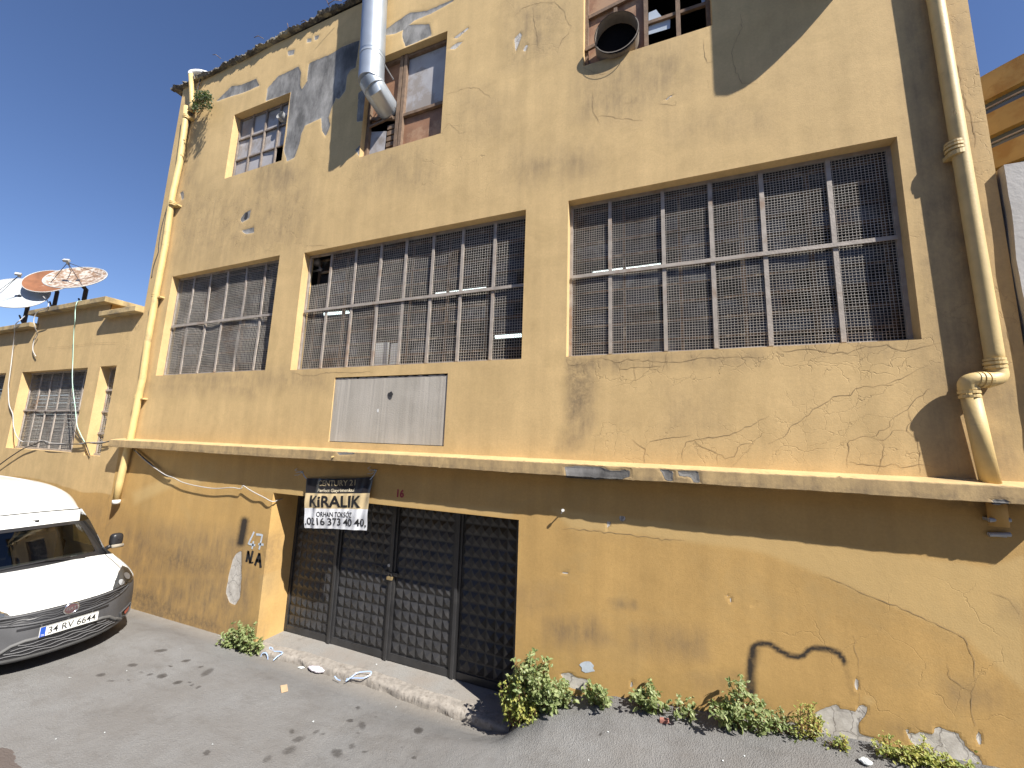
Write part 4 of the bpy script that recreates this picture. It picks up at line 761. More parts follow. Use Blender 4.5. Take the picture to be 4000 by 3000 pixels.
b = MB(); b.box(-26, c1[0]+.03, .013, .4, zc2-.3, zc0); b.box(-26, XL-.02, .35, 8, -.5, 2.3); b.box(-26, XL-.02, .6, 8, 4.4, zc2-.05); b.box(-26, XL-.02, 7.5, 8, 2.3, 4.4); b.build('body', M['soffit'], low)
b = MB()
for k in range(9): b.box(-26+k*.0, c1[0]-1.6, .3+k*.35, .3+k*.35+.33, zc0+.1+k*.09, zc0+.16+k*.09)
M['tile'] = simple('roof_tile', (.25, .09, .055), .85, .2, 8, bump=.2); b.build('tiled_roof', M['tile'], low)
def low_window(rect, nb, hb, lab, seed):
    x0, x1, z0, z1 = rect[:4]; win = tag(MB().build('window', M['bar'], low), lab); y = .2; b = MB(); fw = .04
    for x in np.linspace(x0+.02, x1-.02, nb+2): b.bar((x, y-.01, z0), (x, y-.01, z1), fw, .02)
    for z in list(hb)+[z0+.02, z1-.02]: b.bar((x0, y-.03, z), (x1, y-.03, z), fw, .02)
    b.build('frame', M['bar'], win); wires(x0, x1, z0, z1, y+.004, .052, .0065, .012, seed, None, .036).build('wire_mesh', M['wire'], win, fix=False)
    g = MB(); n_ = int((z1-z0)/.09)
    for i in range(n_): za = z0+(z1-z0)*i/n_; g.add([(x0, y+.05, za), (x1, y+.05, za), (x1, y+.09, za+.085), (x0, y+.09, za+.085)], [(0, 1, 2, 3)])
    g.build('glazing', M['pane'], win, fix=False)
low_window(LW, 5, [at(*K02(440, 228), .17)[2]], 'wide mesh window of the low building', 31)
low_window(LR, 0, [at(*K02(920, 55), .17)[2], at(*K02(890, 238), .17)[2], at(*K02(855, 425), .17)[2]], 'narrow mesh window beside the tall building', 32)
low_window(LLf, 3, [at(*K02(40, 215), .17)[2]], 'mesh window cut by the left edge', 33)
# ------------------------------------------------------------------ satellite dishes
def dish(px_c, yp, px_l, asp, rad, face, rim, label, mast_px, struts=4, stretch=1.0, feed=None):
    c = at(*px_c, yp); d = ray(px_l); d = d/np.linalg.norm(d)
    tt = d@(c-CAM); perp = (c-CAM)-d*tt; dist = float(np.linalg.norm(perp))/math.sqrt(1-asp*asp); t = tt-dist*asp; l = CAM+d*t; n_ = (l-c)/np.linalg.norm(l-c)
    root = empty('satellite_dish', tuple(c), label, 'satellite dish', 'satellite dishes on the low roof'); n_ = Vector(n_); ux = n_.cross(Vector((0, 0, 1))).normalized(); uy = ux.cross(n_)
    f = rad*rad/(4*.17*rad)
    def S(rho, th, o=0.): x, y = rho*math.cos(th)*stretch, rho*math.sin(th); return ux*x+uy*y+n_*((rho*rho)/(4*f)-.17*rad*.4+o)
    N = 48; b = MB(); b.grid([[S(rad*k/10, 2*math.pi*j/N) for j in range(N)] for k in range(11)], 0, True); b.build('reflector', face, root, smooth=True, fix=False)
    b = MB(); b.grid([[S(rad*k/10, 2*math.pi*j/N, -.012) for j in range(N)] for k in range(11)], 0, True); b.build('back', rim, root, smooth=True, fix=False)
    b = MB(); b.tube([S(rad, 2*math.pi*j/N, -.004) for j in range(N+1)], .013, 6, cap=False); b.build('rim', rim, root, smooth=True)
    if feed:
        dd = ray(feed); dd = dd/np.linalg.norm(dd); tgt = c+np.array(n_)*.55; l = CAM+dd*(dd@(tgt-CAM))
    L = Vector(l-c); b = MB(); q = ux*.06; w_ = uy*.035; e = n_*.03
    for s0, mm in ((L, 0),)[:(1 if struts else 0)]: b.add([s0-q-w_-e, s0+q-w_-e, s0+q+w_-e, s0-q+w_-e, s0-q-w_+e, s0+q-w_+e, s0+q+w_+e, s0-q+w_+e], [(0, 3, 2, 1), (4, 5, 6, 7), (0, 1, 5, 4), (1, 2, 6, 5), (2, 3, 7, 6), (3, 0, 4, 7)])
    if struts: b.tube([L-n_*.02, L-n_*.10], .03, 12); b.build('feed_box', M['dishrim'], root, bevel=.008)
    b = MB()
    ths = [math.pi/4+i*math.pi/2 for i in range(4)] if struts == 4 else [-math.pi/2+.5, -math.pi/2+.7]
    for th in ths: b.tube([S(rad*(.8 if struts == 4 else 1.), th, .0), L-n_*.05], .007, 6)
    if struts: b.build('strut', M['mast'], root)
    foot = np.array([at(*mast_px, c[1]+.25)[0], c[1]+.25, at(*mast_px, c[1]+.25)[2]-.25])-c; b = MB(); b.tube([-n_*.03, Vector((foot[0], foot[1], -.15)), Vector(foot)], .045, 10); b.tube([Vector(foot)*.5+Vector((0, 0, -.1)), Vector(foot)+Vector((-.45, .2, 0))], .02, 6); b.build('mast', M['mast'], root)
    return root
dish(KD(1560, 575), .15, KD(1345, 195), .36, .56, M['dishflake'], M['dishrim'], 'white satellite dish with brown flaking paint, in front on the right', KD(1700, 1000))
dish(KD(985, 640), .55, KD(760, 300), .52, .50, M['dishrust'], M['dishrim'], 'satellite dish rusted brown all over, between the two paler dishes', KD(1100, 1105), struts=0)
dish(KD(360, 885), .15, KD(160, 480), .60, .60, M['dishwhite'], M['dishrim'], 'clean pale grey satellite dish cut by the left edge', KD(500, 1400), struts=2, feed=KD(370, 470))
# ------------------------------------------------------------------ cables
def cable(pts, r, mt, label): 
    o = MB().tube(spline(pts, 6), r, 7).build('cable', mt, smooth=True); return tag(o, label, 'cable')
Y = -.03
cable([at(*KD(500, 1320), .1), at(*KD(420, 1390), -.16), at(*KD(320, 1480), -.18), at(*KD(293, 1560), -.17), at(*KD(295, 1659), -.12)]+[at(*q, Y) for q in (K01(112, 1350), K01(95, 1500), K01(75, 1650), K02(72, 40), K02(80, 180), K02(110, 260), K02(118, 370), K02(150, 460), K02(200, 500), K02(240, 495), K02(300, 500), K02(370, 490), K02(450, 510), K02(640, 520), K02(750, 508), K02(940, 500))], .0095, M['cablewhite'], 'white cable sagging down the left of the low building from the pale dish')
cable([at(*KD(870, 920), .1), at(*KD(960, 1010), -.1), at(*KD(980, 1100), -.17), at(*KD(930, 1170), -.17), at(*KD(790, 1220), -.17), at(*KD(720, 1290), -.17), at(*KD(685, 1400), -.17), at(*KD(700, 1520), -.15), at(*KD(755, 1659), -.06)]+[at(*q, Y) for q in (K01(322, 1235), K01(290, 1300), K01(285, 1370), K01(310, 1420))], .0095, M['cablewhite'], 'short white cable looping over the coping below the rusted dish')
cable([at(*KD(1660, 1005), .2), at(*KD(1560, 1040), -.17), at(*KD(1525, 1200), -.17), at(*KD(1520, 1400), -.17), at(*KD(1495, 1640), -.1)]+[at(*q, Y) for q in (K01(630, 1450), K01(625, 1600), K02(632, 60), K02(650, 200), K02(665, 350), K02(690, 420), K02(730, 500))], .0075, M['cablegreen'], 'thin pale green cable hanging from the flaking dish')
cable([at(*q, -.05) for q in (K02(-60, 740), K02(0, 695), K02(90, 630), K02(200, 560), K02(290, 525), K02(370, 492), K02(400, 515), K02(450, 525), K02(600, 520), K02(700, 518), K02(760, 508), K02(850, 515), K02(945, 495))], .011, M['cableblack'], 'dark cable strung across the windows of the low building to the ledge')
cable([at(*q, -.02) for q in (K02(600, 60), K02(615, 200), K02(625, 350), K02(660, 430), K02(730, 500), K02(750, 545), K02(775, 615))], .009, M['cableblack'], 'thin dark cable hanging beside the narrow window')
cable([at(*q, -.06) for q in (K02(1170, 575), K02(1220, 630), K02(1310, 705), K02(1430, 785), K02(1500, 810), K02(1580, 850), K02(1700, 880), K02(1850, 902), K02(2000, 895), K02(2080, 905), K02(2100, 878), K02(2150, 910), K02(2212, 945))]+[at(*q, -.04) for q in (K12(60, 975), K12(140, 1015))]+[at(*K12(200, 1000), .1), at(*K12(280, 970), .3)], .0075, M['cablewhite'], 'pale cable drooping from the ledge to the top of the gate')
cable([at(*q, -.035) for q in (K02(1160, 570), K02(1290, 680), K02(1420, 785), K02(1480, 800))], .012, M['cableblack'], 'dark cable under the left end of the ledge')
cable([at(*q, -.03) for q in (K00(1740, 660), K00(1690, 830), K00(1650, 1000), K00(1600, 1180), K00(1560, 1300), K00(1530, 1400))]+[at(*q, .0) for q in (K01(1470, 40), K01(1400, 300), K01(1375, 450), K01(1370, 520), K01(1330, 640), K01(1312, 740))], .012, M['cableblack'], 'dark wire beside the left rain pipe, hanging from the roof')
# ------------------------------------------------------------------ neighbours on the right
gw = empty('grey_wall', (0, 0, 0), 'bare grey rendered wall butting against the right corner', 'wall')
zg = at(3895, 648, -.05)[2]; b = MB(); n = 40
rows = []
for y, off in ((.6, 0), (-.05, 0)):
    rows.append([(2.74+.008*math.sin(k*.7)+NP.normal()*.004, y, -.3+(zg+.3)*k/n) for k in range(n+1)])
b.grid(rows); o0 = [(p[0], -.05, p[2]) for p in rows[1]]; b.grid([o0, [(9, -.05, p[2]) for p in o0]]); b.grid([[(p[0], .6, zg) for p in (rows[0][-1],)]+[(9, .6, zg)], [rows[1][-1], (9, -.05, zg)]])
b.build('render_face', M['greywall'], gw)
yb = empty('balcony_building', (0, 0, 0), 'yellow building with curved balcony bands behind the grey wall', 'building')
cxx, cyy, rb = 8.23, 6.93, 4.0
def zat(px, py):
    d = ray((px, py)); a = d[0]**2+d[1]**2; ox, oy = -cxx, -CD-cyy; B_ = d[0]*ox+d[1]*oy; C_ = ox*ox+oy*oy-rb*rb; D_ = max(B_*B_-a*C_, 0); t = (-B_-math.sqrt(D_))/a; return CAM[2]+d[2]*t
def arcband(z0, z1, r_, mt, name, slab=0):
    b = MB(); A_ = [R(198)+R(115)*k/60 for k in range(61)]
    pts = [(cxx+r_*math.cos(a), cyy+r_*math.sin(a)) for a in A_]+[(18, cyy-r_*.2)]
    b.grid([[(p[0], p[1], z0) for p in pts], [(p[0], p[1], z1) for p in pts]]); 
    for z in (z0, z1): b.grid([[(p[0], p[1], z) for p in pts], [(cxx+(p[0]-cxx)*.7 if i < 61 else 18, cyy+(p[1]-cyy)*.7, z) for i, p in enumerate(pts)]])
    return b.build(name, mt, yb)
lev = [(zat(4000, 208), zat(4000, 316)), (zat(4000, 375), zat(4000, 470)), (zat(4000, 524), zat(4000, 612))]
for zt_, zb_ in lev: arcband(zb_, zt_, rb, M['bandyellow'], 'balcony_band')
arcband(-.2, lev[0][0]-.15, rb-.12, M['glassblue'], 'strip_window'); 
for zt_, zb_ in lev: arcband(zb_-.11, zb_-.085, rb-.09, M['greywall'], 'window_rail')
arcband(-.2, lev[2][1]-.9, rb-.02, M['bandyellow'], 'lower_wall')
# ------------------------------------------------------------------ ground
def sm(t): t = np.clip(t, 0, 1); return t*t*(3-2*t)
def roadz(x, y):
    x = np.asarray(x, float); y = np.asarray(y, float)
    zw = np.interp(x, [-40, -20, -9, -6, -5.55, -1.85, -1.62, -1.42, -1.15, -.54, .77, 2.1, 6, 30, 60], [-.6, -.35, -.15, -.11, -.165, -.185, -.12, .10, .30, .45, .56, .63, .95, 2.2, 4])
    zo = np.interp(x, [-40, -20, -9, -7, -5, -3.2, -2.3, -1.5, -.8, 0, 1, 2, 6, 30, 60], [-.5, -.2, .0, .01, -.05, -.075, -.01, .09, .20, .32, .5, .6, .93, 2.2, 4])
    k = sm((-y-.0)/.70); z = zw*(1-k)+zo*k
    return z+.012*np.sin(x*1.7+y*2.1)*k
def ground_hit(px, py):
    d = ray((px, py)); t = .5
    for _ in range(400):
        P = CAM+d*t
        if P[2] < float(roadz(P[0], P[1])): break
        t += .02
    lo, hi = t-.02, t
    for _ in range(20):
        mid = (lo+hi)/2; P = CAM+d*mid
        if P[2] < float(roadz(P[0], P[1])): hi = mid
        else: lo = mid
    return CAM+d*hi
def axis(segs):
    out = []
    for a, b_, st in segs: out += list(np.arange(a, b_-1e-6, st))
    return np.array(out+[segs[-1][1]])
gx_ = axis([(-600, -60, 60), (-60, -14, 4), (-14, -8, .3), (-8, -5.6, .04), (-5.6, 3.2, .03), (3.2, 10, .3), (10, 60, 5), (60, 600, 60)]); gy_ = axis([(-600, -40, 70), (-40, -6, 3), (-6, -3.4, .2), (-3.4, 0.02, .03)])
GX, GY = np.meshgrid(gx_, gy_); GZ = roadz(GX, GY)
V = np.stack([GX.ravel(), GY.ravel(), GZ.ravel()], 1); near = (np.abs(V[:, 0]) < 12) & (V[:, 1] > -3.6)
V[near, 2] += NP.normal(0, .0012, near.sum())
STAIN = [(K03, s) for s in ('1390 645 65 14 -6 .9', '1380 680 32 9 0 .5', '1145 770 52 17 -4 .85', '1608 733 46 12 -10 1', '1472 778 24 9 -8 1', '870 855 58 18 -10 .75', '962 906 60 15 -6 .6', '1112 898 34 11 -10 .7', '1215 833 28 10 -10 .75', '1293 852 40 13 -14 .8', '1402 864 50 22 -12 1', '1733 785 36 10 -14 .8', '1790 832 84 30 -30 .7', '1535 920 46 16 -12 1', '1640 917 24 11 -5 .8', '1660 943 28 11 -14 .8', '1710 962 40 12 -24 .8', '1775 900 22 8 -10 .6', '1705 1092 26 9 -18 .6', '810 1085 22 14 -20 .6', '1440 1165 26 10 -18 .45', '1015 1215 24 14 -30 .5', '1185 1500 24 10 -20 .5', '1787 1530 44 30 -30 .8', '1910 1215 40 20 -20 .5', '2020 1240 40 16 -30 .45', '660 1060 60 20 -10 .3', '1000 1080 120 40 -5 .28', '1550 1140 150 30 -10 .25', '1800 1395 26 12 -40 .45')]
STAIN += [(K13, s) for s in ('880 1138 27 18 0 .8', '812 1250 36 20 -5 .85', '915 1290 46 46 0 .7', '1402 1335 44 30 -10 1', '308 1345 34 32 -40 .7', '520 1350 60 24 -28 .6', '575 1368 44 16 -20 .6', '370 1410 80 34 -16 .65', '290 1505 90 40 -24 .65', '830 1470 50 34 -20 .65', '700 1530 70 50 10 .7', '937 1520 30 18 -14 .8', '1368 1567 32 16 0 .85', '100 1580 70 36 -30 .6', '350 1535 24 12 -10 .7', '885 1355 30 16 0 .6', '840 1320 16 18 0 .6', '620 1250 36 18 -10 .5', '560 1213 24 12 0 .5', '1037 1217 24 12 -6 .6', '1258 1477 14 8 0 .7', '1345 1630 18 9 0 .6', '455 955 20 10 0 .5', '330 985 36 14 0 .4', '715 1075 26 18 0 .4', '1110 1270 26 10 -20 .4', '790 1590 40 18 -10 .6', '240 1570 18 10 -20 .6', '80 1010 50 14 -6 .5', '1930 1630 30 20 -50 .35', '430 1490 50 16 -10 .45', '400 1240 60 22 -20 .4')]
STAIN += [(K23, s) for s in ('768 1368 20 15 0 1', '1088 1530 14 10 0 .7')]
px, py = proj(V); W_ = np.zeros((len(V), 4)); ok = near
for K, s in STAIN:
    a = [float(t) for t in s.split()]; c = K(a[0], a[1]); rx, ry, an = a[2]/2.212, a[3]/2.212, R(a[4])
    dx, dy = px-c[0], py-c[1]; u = dx*math.cos(an)+dy*math.sin(an); v = -dx*math.sin(an)+dy*math.cos(an); e = np.hypot(u/rx, v/ry)
    W_[:, 0] = np.maximum(W_[:, 0], np.where(ok, np.clip(1.5-e, 0, 1)*a[5], 0))
dw = np.clip(1-(-V[:, 1])/.30, 0, 1)*near; W_[:, 1] = dw*.9*(V[:, 0] < -1.5); W_[:, 2] = np.clip(1-(-V[:, 1])/.42, 0, 1)*near*(V[:, 0] > -1.7)*.75
e = sdpoly(px, py, [K03(*q) for q in ((-60, 1490), (60, 1480), (125, 1520), (120, 1560), (170, 1659), (200, 1720), (-60, 1720))]); W_[:, 3] = np.where(ok, np.clip(.5+e/10, 0, 1), 0)
nx_, ny_ = len(gx_), len(gy_); me = bpy.data.meshes.new('road'); me.from_pydata(V.tolist(), [], [(j*nx_+i, j*nx_+i+1, (j+1)*nx_+i+1, (j+1)*nx_+i) for j in range(ny_-1) for i in range(nx_-1)])
me.materials.append(M['road']); setattr4(me, 'wear', W_); me.polygons.foreach_set('use_smooth', [True]*len(me.polygons)); rd_ = bpy.data.objects.new('road', me); COL.objects.link(rd_); tag(rd_, None, None, None, 'structure')
# concrete apron before the gate and its pebbly kerb
b = MB(); n = 120
def kerb_edge(x): return -.03+.035*math.sin(x*1.3)+.012*math.sin(x*5)+.006*math.sin(x*17)
xs = np.linspace(-5.66, -1.56, n); rows = []
for f in np.linspace(0, 1, 10): rows.append([(x, (kerb_edge(x)+.11)*(1-f)+.60*f, -.09-.006*(1-f)+.004*math.sin(x*3+f*4)) for x in xs])
b.grid(rows); o = b.build('pavement', M['apron'], smooth=True, fix=False); tag(o, None, None, None, 'structure')
b = MB(); n = 300; xs = np.linspace(-5.75, -1.62, n); rows = []
for dy, dz, am in ((.16, -.0885, .0006), (.10, -.087, .0016), (.05, -.088, .0024), (.02, -.094, .004), (.004, -.108, .005), (-.004, -.135, .005), (-.008, -.17, .004), (-.012, -.27, .003)):
    rows.append([(x, kerb_edge(x)+dy+am*(NP.normal()*.6+math.sin(x*9+dz*40)*.8+math.sin(x*23+dz*70)*.6), dz+am*.5*(NP.normal()*.6+math.sin(x*11+dz*30)*.7)) for x in xs])
b.grid(rows); o = b.build('kerb', M['kerb'], smooth=True, fix=False); tag(o, None, None, None, 'structure')
# ------------------------------------------------------------------ weeds along the foot of the wall
def weed(px_base, w_, h_, n_st, n_lf, size, label, seed, mt='leaf', yb_=-.12, dep=.16, group='weeds along the wall foot'):
    rr = random.Random(seed); base = at(*px_base, yb_); zb_ = float(roadz(base[0], yb_)); base[2] = zb_
    root = empty('weed', tuple(base), label, 'weed', group); b = MB(); st = MB()
    for k in range(n_st):
        u = rr.uniform(-1, 1); hh = .86*h_*(1-.55*abs(u)**1.5)*rr.uniform(.55, 1.05); x0 = u*w_*.42; tip = Vector((u*w_*.5+rr.gauss(0, w_*.06), -dep*rr.uniform(-.25, 1.1), hh)); bs = Vector((x0*.7, rr.uniform(-.03, .05), -.01)); md = (bs+tip)/2+Vector((rr.gauss(0, .02), -.02, hh*.12))
        P = spline([bs, md, tip], 6); st.tube(P, .004, 5, rs=[.005-.003*i/(len(P)-1) for i in range(len(P))]); m_ = max(5, n_lf//n_st)
        for j in range(m_):
            t = .12+.88*(j+rr.random())/m_; p = Vector(P[min(int(t*(len(P)-1)), len(P)-1)])+Vector((rr.gauss(0, .022), rr.gauss(0, .022), rr.gauss(0, .018)))
            leaf(b, p, Vector((rr.gauss(0, .55), rr.gauss(-.35, .5), .75+rr.gauss(0, .3))), size*rr.uniform(.6, 1.25)*(1.1-.35*t), rr)
        for j in range(5): leaf(b, tip, Vector((rr.gauss(0, .5), rr.gauss(-.2, .5), .8)), size*rr.uniform(.5, .9), rr)
    b.build('foliage', M[mt], root, fix=False); st.build('stem', M['stem'], root); return root
weed(K03(2120, 620), .72, .46, 34, 620, .062, 'low bushy weed at the left end of the gate kerb', 1, yb_=-.10)
weed(K23(180, 1045), .60, .70, 46, 1050, .064, 'tallest leafy weed against the right gate jamb', 2, yb_=-.10, dep=.2)
weed(K23(410, 1025), .36, .33, 22, 340, .058, 'broad weed joined to the right of the tallest one', 3, yb_=-.10)
weed(K23(60, 1170), .42, .62, 30, 620, .045, 'fine leaved weed spilling over the end of the kerb', 12, 'leafy', -.17, .12)
weed(K23(740, 1050), .27, .27, 14, 190, .056, 'weed below the pale blue spray blot', 4, yb_=-.09)
weed(K23(1180, 1140), .28, .26, 16, 230, .056, 'rounded weed standing alone left of the small one', 5, yb_=-.09)
weed(K23(1480, 1205), .19, .19, 10, 100, .052, 'small two tufted weed near the brick shard', 6, yb_=-.09)
weed(K23(1970, 1310), .40, .46, 28, 400, .060, 'large weed under the sprayed black line', 7, yb_=-.11, dep=.2)
weed(K33(100, 1340), .24, .19, 14, 210, .036, 'small dense weed at the left of the bare plaster', 8, yb_=-.08, dep=.08)
weed(K33(340, 1440), .26, .34, 18, 300, .030, 'yellowing fine weed at the edge of the bare plaster', 9, 'leafy', -.08, .1)
weed(K33(640, 1470), .15, .12, 9, 110, .026, 'tiny weed under the first bare plaster patch', 10, 'leafy', -.12, .06)
weed(K33(1130, 1540), .28, .17, 16, 240, .034, 'yellow green weed left of the matted one', 13, 'leafy', -.10, .1)
weed(K33(1390, 1610), .50, .17, 26, 420, .036, 'matted yellow green weed beside the last plaster patch', 11, 'leafy', -.12, .14)
# ------------------------------------------------------------------ litter
def onroad(px_, py_, lift=.004): p = ground_hit(px_, py_); p[2] += lift; return p
b = MB(); P = [onroad(*K13(*q), .006) for q in ((210, 955), (268, 945), (276, 1000), (218, 1016))]; b.add(P+[p+np.array([0, 0, .006]) for p in P], [(3, 2, 1, 0), (4, 5, 6, 7), (0, 1, 5, 4), (1, 2, 6, 5), (2, 3, 7, 6), (3, 0, 4, 7)]); tag(b.build('cardboard_piece', M['card']), 'square piece of tan cardboard lying on the road before the gate', 'cardboard')
def bag(pa, pb, wid, seed, mt, name, label, cat, ht=.05):
    rr = random.Random(seed); a, c = np.array(pa), np.array(pb); t = (c-a); L = np.linalg.norm(t); t = t/L; q = np.array([-t[1], t[0], 0]); b = MB(); rows = []
    for i in range(15):
        u = i/14; s = math.sin(math.pi*min(max(u, .04), .96))**.6; row = []
        for j in range(16):
            th = 2*math.pi*j/16; rj = 1+rr.gauss(0, .13); row.append(a+t*L*u+q*wid/2*s*math.cos(th)*rj+np.array([0, 0, max(.002, ht*(.5+.5*math.sin(th)*s*rj))]))
        rows.append(row)
    b.grid(rows, 0, True); return tag(b.build(name, mt, smooth=True), label, cat)
a = onroad(*K13(455, 808)); c = onroad(*K13(590, 850)); bag(a, c, .10, 3, M['bag'], 'plastic_bag', 'crumpled pale plastic bag lying against the kerb', 'plastic bag', .06)
a = onroad(*K33(785, 1610)); c = onroad(*K33(905, 1640)); bag(a, c, .07, 4, M['paper'], 'paper_scrap', 'crumpled white paper scrap on the road at lower right', 'paper', .03)
a = onroad(*K13(360, 796)); c = onroad(*K13(420, 800)); bag(a, c, .04, 6, M['paper'], 'paper_scrap', 'small pale scrap against the kerb left of the plastic bag', 'paper', .015)
def strapping(K, parts, label):
    root = empty('strapping_loop', tuple(onroad(*K(*parts[0][0][:2]))), label, 'strapping', 'blue strapping bands on the kerb'); L0 = np.array(root.location)
    for pts in parts:
        P = [at(*K(q[0], q[1]), q[2]) for q in pts]; P = spline(P, 6); b = MB(); L = []
        for i, p in enumerate(P):
            t = P[min(i+1, len(P)-1)]-P[max(i-1, 0)]; t = t/np.linalg.norm(t); s = np.cross(t, [.3, -.8, .5]); s = s/np.linalg.norm(s)*.006; L.append((p-s-L0, p+s-L0))
        b.grid(L); b.build('band', M['strap'], root, fix=False)
strapping(K13, [[(38, 705, -.10), (55, 668, -.09), (85, 664, -.08), (100, 690, -.09), (103, 722, -.12)], [(150, 728, -.12), (185, 695, -.07), (230, 665, -.02), (205, 652, -.01), (160, 650, -.02), (125, 640, -.02), (118, 615, 0), (140, 622, 0), (148, 640, 0)]], 'blue plastic strapping at the left end of the kerb')
strapping(K13, [[(680, 865, -.10), (700, 890, -.10), (730, 903, -.11)], [(775, 908, -.10), (830, 870, -.05), (880, 835, .02), (985, 825, .06), (990, 850, .04), (930, 880, -.02), (850, 880, -.03), (780, 890, -.05)]], 'blue plastic strapping loop in the middle of the kerb')
a = onroad(*K23(1275, 1275), 0); c = onroad(*K23(1360, 1285), 0); b = MB(); t = c-a; q = np.array([-t[1], t[0], 0])*.38; top = np.array([0, 0, .05])
b.add([a, c, c+q*1.1, a+q*.7, a+top*.5+q*.1, c+top*.8-t*.1, c+q+top*.7, a+q*.7+top*.9], [(3, 2, 1, 0), (4, 5, 6, 7), (0, 1, 5, 4), (1, 2, 6, 5), (2, 3, 7, 6), (3, 0, 4, 7)]); tag(b.build('brick_shard', M['brick'], bevel=.006), 'red brick shard on the road below the wall', 'brick')
b = MB(); rr = random.Random(11)
for K, s in ((K13, '1210 1136 14 6'), (K13, '495 1262 14 8'), (K13, '1035 832 12 6'), (K13, '280 577 10 4'), (K03, '605 880 24 6'), (K03, '1095 822 7 4'), (K03, '1555 630 6 4'), (K03, '1890 520 14 6'), (K03, '905 1355 9 4'), (K03, '480 1415 8 4'), (K03, '1835 1460 8 5'), (K13, '1290 850 5 4'), (K13, '1760 1410 7 4'), (K13, '1690 1240 6 4'), (K23, '832 1352 8 8'), (K23, '662 1595 8 6'), (K23, '1822 1600 8 8'), (K33, '600 1555 7 6'), (K23, '1035 1122 7 6'), (K23, '2010 1560 10 8'), (K13, '1072 1110 6 4'), (K13, '1570 1262 5 4')):
    v = [float(t) for t in s.split()]; pz = ground_hit(*K(v[0], v[1])); lift = .095 if (pz[1] > -.03 and -5.6 < pz[0] < -1.6) else .003
    pz[2] += lift; wv, hv = v[2]/2.212/700, v[3]/2.212/260; an = rr.uniform(0, 3); ca, sa = math.cos(an), math.sin(an)
    o = MB().add([pz+np.array([ca*wv*s1-sa*hv*.5*s2, sa*wv*s1+ca*hv*.5*s2, .006*rr.random()]) for s1, s2 in ((-1, -1), (1, -.7), (1, 1), (-.8, 1))], [(0, 1, 2, 3)]).build('litter_scrap', M['paper'], fix=False)
    tag(o, 'tiny pale litter scrap lying on the ground', 'litter', 'tiny pale scraps on the ground')
# ------------------------------------------------------------------ the white van
van = empty('delivery_van', (-7.0, -1.465, .01), 'white high roof delivery van with grey bumper parked facing right', 'van')
def vpart(b, name, mt, par=None, **k): return b.build(name, mt, par or van, **k)
PROF = [(-.14, .165), (-.05, .17), (-.015, .195), (-.0, .23), (.004, .30), (.0, .38), (-.002, .46), (-.008, .54), (-.022, .61), (-.042, .66), (-.062, .692), (-.085, .712), (-.13, .745), (-.21, .787), (-.33, .833), (-.48, .876), (-.66, .918), (-.84, .955), (-1.0, .985), (-1.06, .995)]
QH = 10                                             # profile index of the bonnet's front edge
def S(q, lat, off=0.):
    def raw(q, lat):
        q = min(max(q, 0), len(PROF)-1); i = min(int(q), len(PROF)-2); f = q-i
        p0, p1, p2, p3 = PROF[max(i-1, 0)], PROF[i], PROF[i+1], PROF[min(i+2, len(PROF)-1)]
        cr_ = lambda a, b_, c_, d_: .5*((2*b_)+(c_-a)*f+(2*a-5*b_+4*c_-d_)*f*f+(-a+3*b_-3*c_+d_)*f**3)
        x, h = cr_(p0[0], p1[0], p2[0], p3[0]), cr_(p0[1], p1[1], p2[1], p3[1]); th = min(max((q-QH)/(len(PROF)-1-QH), 0), 1); u = abs(lat)/.87
        x -= .50*u**2.6*(1-.72*th**1.2); h -= .10*u**3*th**.5*(1-.45*th)+(-.03*u**2*(1-th) if q < 4 else 0)
        return Vector((x, lat, h))
    p = raw(q, lat)
    if off:
        a = raw(q+.1, lat)-raw(q-.1, lat); c = raw(q, lat+.02)-raw(q, lat-.02); n = a.cross(c).normalized(); n = n if n.x > 0 or n.z > .3 else -n
        if n.dot(Vector((1, 0, .5))) < 0: n = -n
        p = p+n*off
    return p
lats = [-.885+1.77*k/72 for k in range(73)]
def band(q0, q1, n): return [[S(q0+(q1-q0)*i/n, l) for l in lats] for i in range(n+1)]
b = MB(); b.grid(band(0, QH-.15, 40)); vpart(b, 'bumper', M['bumper'], smooth=True, fix=False)
b = MB(); b.grid(band(QH, len(PROF)-1, 44)); hood = vpart(b, 'bonnet', M['carpaint'], smooth=True, fix=False)
def patch(outl, off, rings=6, dense=6):             # star-shaped patch lying on the nose, outline as (q, lat)
    P = []
    for i in range(len(outl)):
        a, c = outl[i], outl[(i+1) % len(outl)]
        for k in range(dense): P.append((a[0]+(c[0]-a[0])*k/dense, a[1]+(c[1]-a[1])*k/dense))
    cq = sum(p[0] for p in P)/len(P); cl = sum(p[1] for p in P)/len(P); b = MB()
    b.grid([[S(cq+(p[0]-cq)*r_/rings, cl+(p[1]-cl)*r_/rings, off(r_/rings) if callable(off) else off) for p in P] for r_ in range(rings+1)], 0, True); return b
def qh(h):                                          # profile index at height h
    for i in range(len(PROF)-1):
        if PROF[i][1] <= h <= PROF[i+1][1]: return i+(h-PROF[i][1])/(PROF[i+1][1]-PROF[i][1])
    return len(PROF)-1
